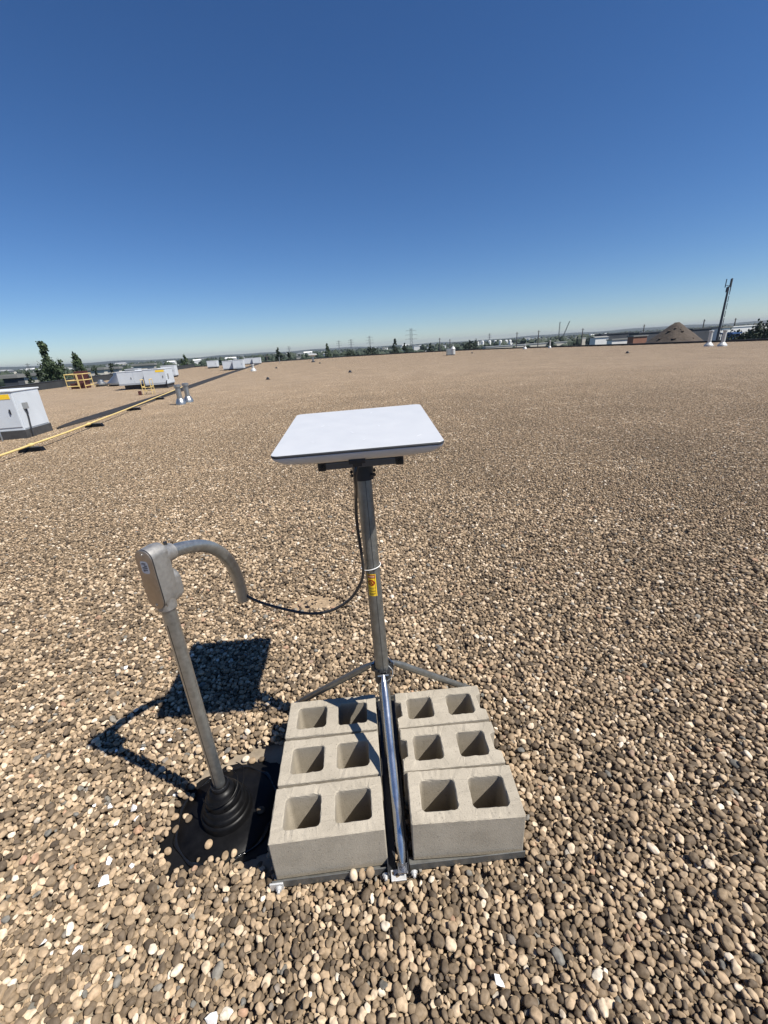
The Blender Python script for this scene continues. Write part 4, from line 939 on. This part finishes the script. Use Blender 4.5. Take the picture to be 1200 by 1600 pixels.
# specific buildings
building('neighbour_building', 24, 88, 5.6, top_h(24, 589, 88), 1.6, 'beige_wall', 'beige block behind the left parapet, cut low by it', windows=0)
building('neighbour_building', 2, 82, 1.8, top_h(2, 592, 82), 1.5, 'dark_wall', 'dark narrow block at the very left edge')
building('neighbour_building', 137, 105, 3.8, top_h(137, 579, 105), 1.5, 'beige_wall', 'beige block right of the yellow cage')
building('neighbour_building', 161, 110, 4.0, top_h(161, 577.5, 110), 1.5, 'beige_wall', 'beige block above the small conical hood')
building('neighbour_building', 218, 120, 4.6, top_h(218, 571.5, 120), 1.5, 'beige_wall', 'beige block peeking over the long pale unit')
building('warehouse', 1035, 235, 30, top_h(1035, 518.5, 235), 6, 'dark_wall', 'dark blue grey warehouse behind the soil heap', roof='dark_wall')
building('warehouse', 1092, 215, 12, top_h(1092, 514.5, 215), 4, 'dark_wall', 'dark hall between the soil heap and the tower', roof='dark_wall')
building('warehouse', 1122, 190, 5, top_h(1122, 513, 190), 2.5, 'white_wall', 'white building directly behind the dark tower', windows=3)
building('warehouse', 1165, 300, 30, top_h(1165, 510, 300), 8, 'white_wall', 'long white warehouse right of the tower', roof='white_wall')
building('workshop', 994, 190, 5.5, top_h(994, 526, 190), 3, 'brick_wall', 'low red brown brick shed left of the soil heap', doors=2)
building('workshop', 966, 195, 8, top_h(966, 531, 195), 3, 'white_wall', 'low white shed left of the brick shed', doors=3)
building('workshop', 935, 230, 6.5, top_h(935, 527.5, 230), 4, 'white_wall', 'white gabled shed in the yard right of the crane', gable=True)
building('workshop', 957, 250, 17, top_h(957, 522, 250), 5, 'dark_wall', 'dark yard building behind the white sheds', roof='dark_wall', windows=4)
building('long_shed', 820, 330, 60, top_h(820, 538.5, 330), 6, 'beige_wall', 'long low pale shed along the far edge right of centre', roof='grey_wall')
building('container', 1138, 150, 2.4, top_h(1138, 522, 150), 3, 'blue', 'blue container right of the tower foot', roof='blue')
building('warehouse', 655, 560, 15, top_h(655, 540.5, 560), 10, 'white_wall', 'white warehouse at the foot of the big pylon', rz=R(4), roof='white_wall')
building('warehouse', 480, 560, 10, top_h(480, 551, 560), 9, 'white_wall', 'small white warehouse behind the white vent hood', gable=True, roof='white_wall')
building('warehouse', 357, 560, 12, top_h(357, 560, 560), 9, 'white_wall', 'white domed roof warehouse above the paired far units', gable=True, roof='white_wall')
building('warehouse', 303, 560, 8, top_h(303, 563.5, 560), 9, 'white_wall', 'white tent roofed hall right of the lone poplar', gable=True, roof='white_wall')
building('warehouse', 262, 560, 8, top_h(262, 566, 560), 9, 'white_wall', 'white tent roofed hall left of the lone poplar', gable=True, roof='white_wall')
# scattered town buildings
placed = []
for k in range(190):
    for _ in range(20):
        px = rnd.uniform(-250, 1450); D = 430 * math.exp(rnd.random() ** 1.1 * 1.9)
        p = far(px, 540, D); w = min(42, max(6, rnd.uniform(3, 12) * D / 655))
        if all((p - q).length > (w + r_) * .75 for q, r_ in placed) and not (880 < px < 1250 and D < 420): break
    placed.append((p, w))
    mt_ = rnd.choice(['white_wall', 'white_wall', 'beige_wall', 'grey_wall', 'beige_wall', 'dark_wall'])
    building('town_building', px, D, w, rnd.uniform(4, 7.5), w * rnd.uniform(.5, .9), mt_, {'white_wall': 'small white building in the hazy town on the horizon', 'beige_wall': 'small beige building in the hazy town on the horizon', 'grey_wall': 'small grey building in the hazy town on the horizon', 'dark_wall': 'small dark building in the hazy town on the horizon'}[mt_],
             rz=rnd.uniform(-.5, .5), roof=rnd.choice(['far_roof', 'white_wall', 'grey_wall']), windows=rnd.choice([0, 0, 3, 5]) if D < 700 else 0, group={'white_wall': 'white town buildings', 'beige_wall': 'beige town buildings', 'grey_wall': 'grey town buildings', 'dark_wall': 'dark town buildings'}[mt_], gable=rnd.random() < .25)
# white tanks in a row
for k, px in enumerate((746, 754, 765, 774, 782, 791, 797)):
    top = far(px, 532.5 - .02 * (px - 746) * 1.6, 560); h = top.z - GZ
    t = empty('storage_tank', (top.x, top.y, GZ), 0, ['first', 'second', 'third', 'fourth', 'fifth', 'sixth', 'seventh'][k] + ' white storage tank from the left in the distant row', 'tank', 'white storage tanks on the horizon')
    MB().lathe([(1.7, 0), (1.7, h - .8)], (0, 0, 0), 16).build('shell', 'white_wall', t, smooth=True); MB().lathe([(1.7, h - .8), (1.2, h - .2), (.1, h)], (0, 0, 0), 16).build('roof', 'white_wall', t, smooth=True)
# woods between the houses: one mass nobody could count
wd = MB(); rr = random.Random(5)
for k in range(2600):
    D = 260 * math.exp(rr.random() ** .8 * 2.8); px = rr.uniform(-400, 1600)
    if 900 < px < 1250 and D < 380: continue
    p = far(px, 540, D)
    if any((p - q).length < w * .7 for q, w in placed): continue
    h = rr.uniform(4, 8.5); rad = rr.uniform(2.5, 5) * (1 + D / 1600)
    for c in range(3 if D < 900 else 2):
        ox, oy, oz = rr.gauss(0, rad * .5), rr.gauss(0, rad * .5), rr.uniform(-.2, .25) * h
        v_, f_ = ico(1) if k == 0 and c == 0 else (iv, iff)
        wob = [rr.uniform(.65, 1.25) for _ in range(len(iv))]
        wd.add([(p.x + ox + q[0] * rad * .62 * w_, p.y + oy + q[1] * rad * .62 * w_, GZ + h * .5 + oz + q[2] * h * .5 * w_) for q, w_ in zip(iv, wob)], [tuple(int(i) for i in f) for f in iff])
tag(wd.build('distant_woods', 'leaf2'), 'dark green belt of trees and bushes between the distant houses', 'woods', kind='stuff')

# soil heap
sh_c = far(1052, 540, 165); hh = far(1052, 504, 165).z - GZ
vs, fs = [], []; nn_ = 64; levels = 14; rr = random.Random(3)
base_r = 15.2
for i in range(levels + 1):
    t = i / levels
    for j in range(nn_):
        a = 2 * math.pi * j / nn_
        z = hh * (t ** 1.0) * (1 - .0) ; r_ = base_r * (1 - t) ** .93 + .35
        if t > .72: r_ = max(r_, 0) * .92 + .2
        r_ *= 1 + .035 * math.sin(3 * a + 1) + .02 * math.sin(9 * a + 5 * t) + rr.gauss(0, .008)
        vs.append((r_ * math.cos(a), r_ * math.sin(a), z - .05 + rr.gauss(0, .05)))
for i in range(levels):
    for j in range(nn_): fs.append((i * nn_ + j, i * nn_ + (j + 1) % nn_, (i + 1) * nn_ + (j + 1) % nn_, (i + 1) * nn_ + j))
fs.append(tuple(levels * nn_ + j for j in range(nn_)))
hp_ = empty('soil_heap', (sh_c.x, sh_c.y, GZ), 0, 'conical brown heap of soil behind the right roof edge', 'soil heap')
MB().add(vs, fs).build('heap', 'soil', hp_, smooth=True, autosmooth=60)
tc_ = (Vector((0, 0, 0)) - Vector((sh_c.x, sh_c.y, 0))).normalized(); ts = Vector((-tc_.y, tc_.x, 0))
for (u, v, s) in ((-.28, .78, .55), (.02, .86, .5), (.33, .80, .5), (.02, .62, .8), (-.52, .62, .45), (.45, .64, .45), (-.25, .83, .45)):
    z = hh * v; r_ = base_r * (1 - v) ** .93 * .98 + .3; a_ = u * 1.5; q = (tc_ * math.cos(a_) - ts * math.sin(a_)) * r_
    mb = MB(); wob = [rr.uniform(.7, 1.2) for _ in iv]; mb.add([(q.x + x[0] * s * w_, q.y + x[1] * s * w_, z + x[2] * s * .6 * w_) for x, w_ in zip(iv, wob)], [tuple(int(i) for i in f) for f in iff]); mb.build('clod', 'soil_dark', hp_)

# monopole tower with antenna panels
tb = far(1120, 533, 170); tt = far(1137.5, 437, 170); th = tt.z - GZ
tw = empty('mobile_mast', (tb.x, tb.y, GZ), 0, 'dark slender telecom tower with antenna panels, far right', 'tower')
MB().tube([(0, 0, 0), (0, 0, th * .5), (0, 0, th - 1.8)], [.40, .32, .24], 12).build('shaft', 'tower', tw, smooth=True)
for k in range(10): MB().tube([(.45, -.32, 1 + k * (th - 3) / 10), (.42, -.36, 1 + (k + .85) * (th - 3) / 10)], .09, 6).build('cable_ladder', 'dark_steel', tw)
for a in (30, 150, 270):
    q = Vector((math.cos(R(a)), math.sin(R(a)), 0)); MB().box(q * .8 + Vector((0, 0, th - .9)), (.34, .2, 2.2), R(a + 90)).build('antenna_panel', 'tower', tw, bevel=.03); MB().tube([Vector((0, 0, th - 1.6)), q * .8 + Vector((0, 0, th - 1.4))], .07, 6).build('bracket', 'tower', tw)
for a in (90, 210, 330):
    q = Vector((math.cos(R(a)), math.sin(R(a)), 0)); MB().box(q * .55 + Vector((0, 0, th - 2.6)), (.3, .2, 1.3), R(a + 90)).build('antenna_panel', 'tower', tw, bevel=.03)

# pylons
def pylon(px, py_top, D, label, arms=3, spread=.11, group=None):
    tp = far(px, py_top, D); h = tp.z - GZ; b = empty('power_pylon', (tp.x, tp.y, GZ), R(8), label, 'pylon', group); r = max(.08, D * .00014)
    w0 = h * .09
    for sx in (-1, 1):
        for sy in (-1, 1): MB().tube([(sx * w0, sy * w0, 0), (sx * w0 * .45, sy * w0 * .45, h * .55), (sx * w0 * .4, sy * w0 * .4, h)], r, 5).build('leg', 'lattice', b)
    nb = 8; br = MB()
    for k in range(nb):
        z0, z1 = h * k / nb, h * (k + 1) / nb
        def ww(z): return w0 * (1 - .55 * min(1, z / (h * .55))) if z < h * .55 else w0 * (.45 - .05 * (z - h * .55) / (h * .45))
        for sy in (-1, 1):
            br.tube([(-ww(z0), sy * ww(z0), z0), (ww(z1), sy * ww(z1), z1)], r * .55, 4); br.tube([(ww(z0), sy * ww(z0), z0), (-ww(z1), sy * ww(z1), z1)], r * .55, 4)
    br.build('bracing', 'lattice', b)
    for k in range(arms):
        z = h * (.62 + .15 * k); l_ = h * (.24 - .03 * abs(k - .6)); am = MB()
        for s_ in (-1, 1):
            am.tube([(0, 0, z + h * .03), (s_ * l_, 0, z)], r * .8, 4); am.tube([(0, 0, z - .01 * h), (s_ * l_, 0, z)], r * .8, 4); am.tube([(s_ * l_, 0, z), (s_ * l_, 0, z - h * .04)], r * .8, 4)
        am.build('cross_arm', 'lattice', b)
pylon(642, 513, 430, 'largest lattice power pylon left of centre on the horizon')
pylon(577, 525, 700, 'second largest power pylon, left of the big one'); pylon(548, 530, 950, 'small power pylon left of the two larger ones'); pylon(529, 532, 1200, 'tiny power pylon above the slim poplar')
pylon(42, 568, 700, 'thin power pylon left of the tall poplar'); pylon(765, 521, 1200, 'faint power pylon above the white tanks'); pylon(451, 541, 1300, 'faint power pylon above the far tree')
# utility poles
for k, (px, py, D, lb) in enumerate(((687, 528, 330, 'slim pole right of the big pylon'), (703, 530, 360, 'slim pole behind the lone exhaust box'), (808, 519, 300, 'thick pole right of the white tanks'), (842, 516, 280, 'tall pole left of the crane'), (911, 513, 330, 'slim pole right of the crane'), (1007, 507, 300, 'slim pole above the brick shed'), (1101, 499, 330, 'pole leaning over the hall left of the tower'), (1150, 497, 330, 'pole right of the tower'), (416, 553, 150, 'thin pole left of the far tree'))):
    tp = far(px, py, D); h = tp.z - GZ; o = empty('utility_pole', (tp.x, tp.y, GZ), R(15), lb, 'pole', 'poles on the horizon')
    MB().tube([(0, 0, -.1), (0, 0, h)], [D * .0011, D * .0008], 8).build('shaft', 'pole', o); MB().box((0, 0, h - .8), (2.2, .16, .16)).build('cross_arm', 'pole', o)
# crane
cr_ = far(873, 527, 400); cb = empty('crane', (cr_.x, cr_.y, GZ), R(-20), 'distant crane with a vertical mast and a slanting boom', 'crane')
zt = far(872, 503, 400).z - GZ
def lattice_boom(a, b, w, name):
    a, b = Vector(a), Vector(b); d = (b - a).normalized(); s_ = d.cross(Vector((0, 1, 0))).normalized(); q = Vector((0, 1, 0)); mb = MB(); n_ = 14
    for i in (-1, 1):
        for j in (-1, 1): mb.tube([a + s_ * w * i + q * w * j, b + s_ * w * i * .6 + q * w * j * .6], .13, 4)
    for k in range(n_):
        p0, p1 = a.lerp(b, k / n_), a.lerp(b, (k + 1) / n_); i = 1 if k % 2 else -1
        mb.tube([p0 + s_ * w * i - q * w, p1 - s_ * w * i - q * w], .08, 4)
    mb.build(name, 'lattice', cb)
lattice_boom((0, 0, 3), (0, 0, zt), .35, 'mast'); lattice_boom((1.0, 0, 3), (7.2, 0, zt), .35, 'boom')
MB().box((1.2, 0, 2.6), (5, 3, 2.4)).build('house', 'yellow', cb, bevel=.1); MB().box((1.2, -1.6, .7), (6, .9, 1.4)).build('track', 'dark_steel', cb, bevel=.2); MB().box((1.2, 1.6, .7), (6, .9, 1.4)).build('track', 'dark_steel', cb, bevel=.2)

# ================================================================== haze
hz = MB().box((0, 0, 22), (16800, 16800, 64)).build('haze', 'white_wall'); hz.data.materials.clear()
hm = bpy.data.materials.new('haze_air'); hm.use_nodes = True; hn_ = hm.node_tree.nodes; hn_.clear()
ho = hn_.new('ShaderNodeOutputMaterial'); hv_ = hn_.new('ShaderNodeVolumePrincipled')
hv_.inputs['Color'].default_value = (.50, .56, .66, 1); hv_.inputs['Density'].default_value = 1.1e-4; hv_.inputs['Anisotropy'].default_value = 0.1
hm.node_tree.links.new(hv_.outputs[0], ho.inputs['Volume']); hz.data.materials.append(hm)
tag(hz, 'thin blue summer haze over the town', 'haze', kind='stuff')
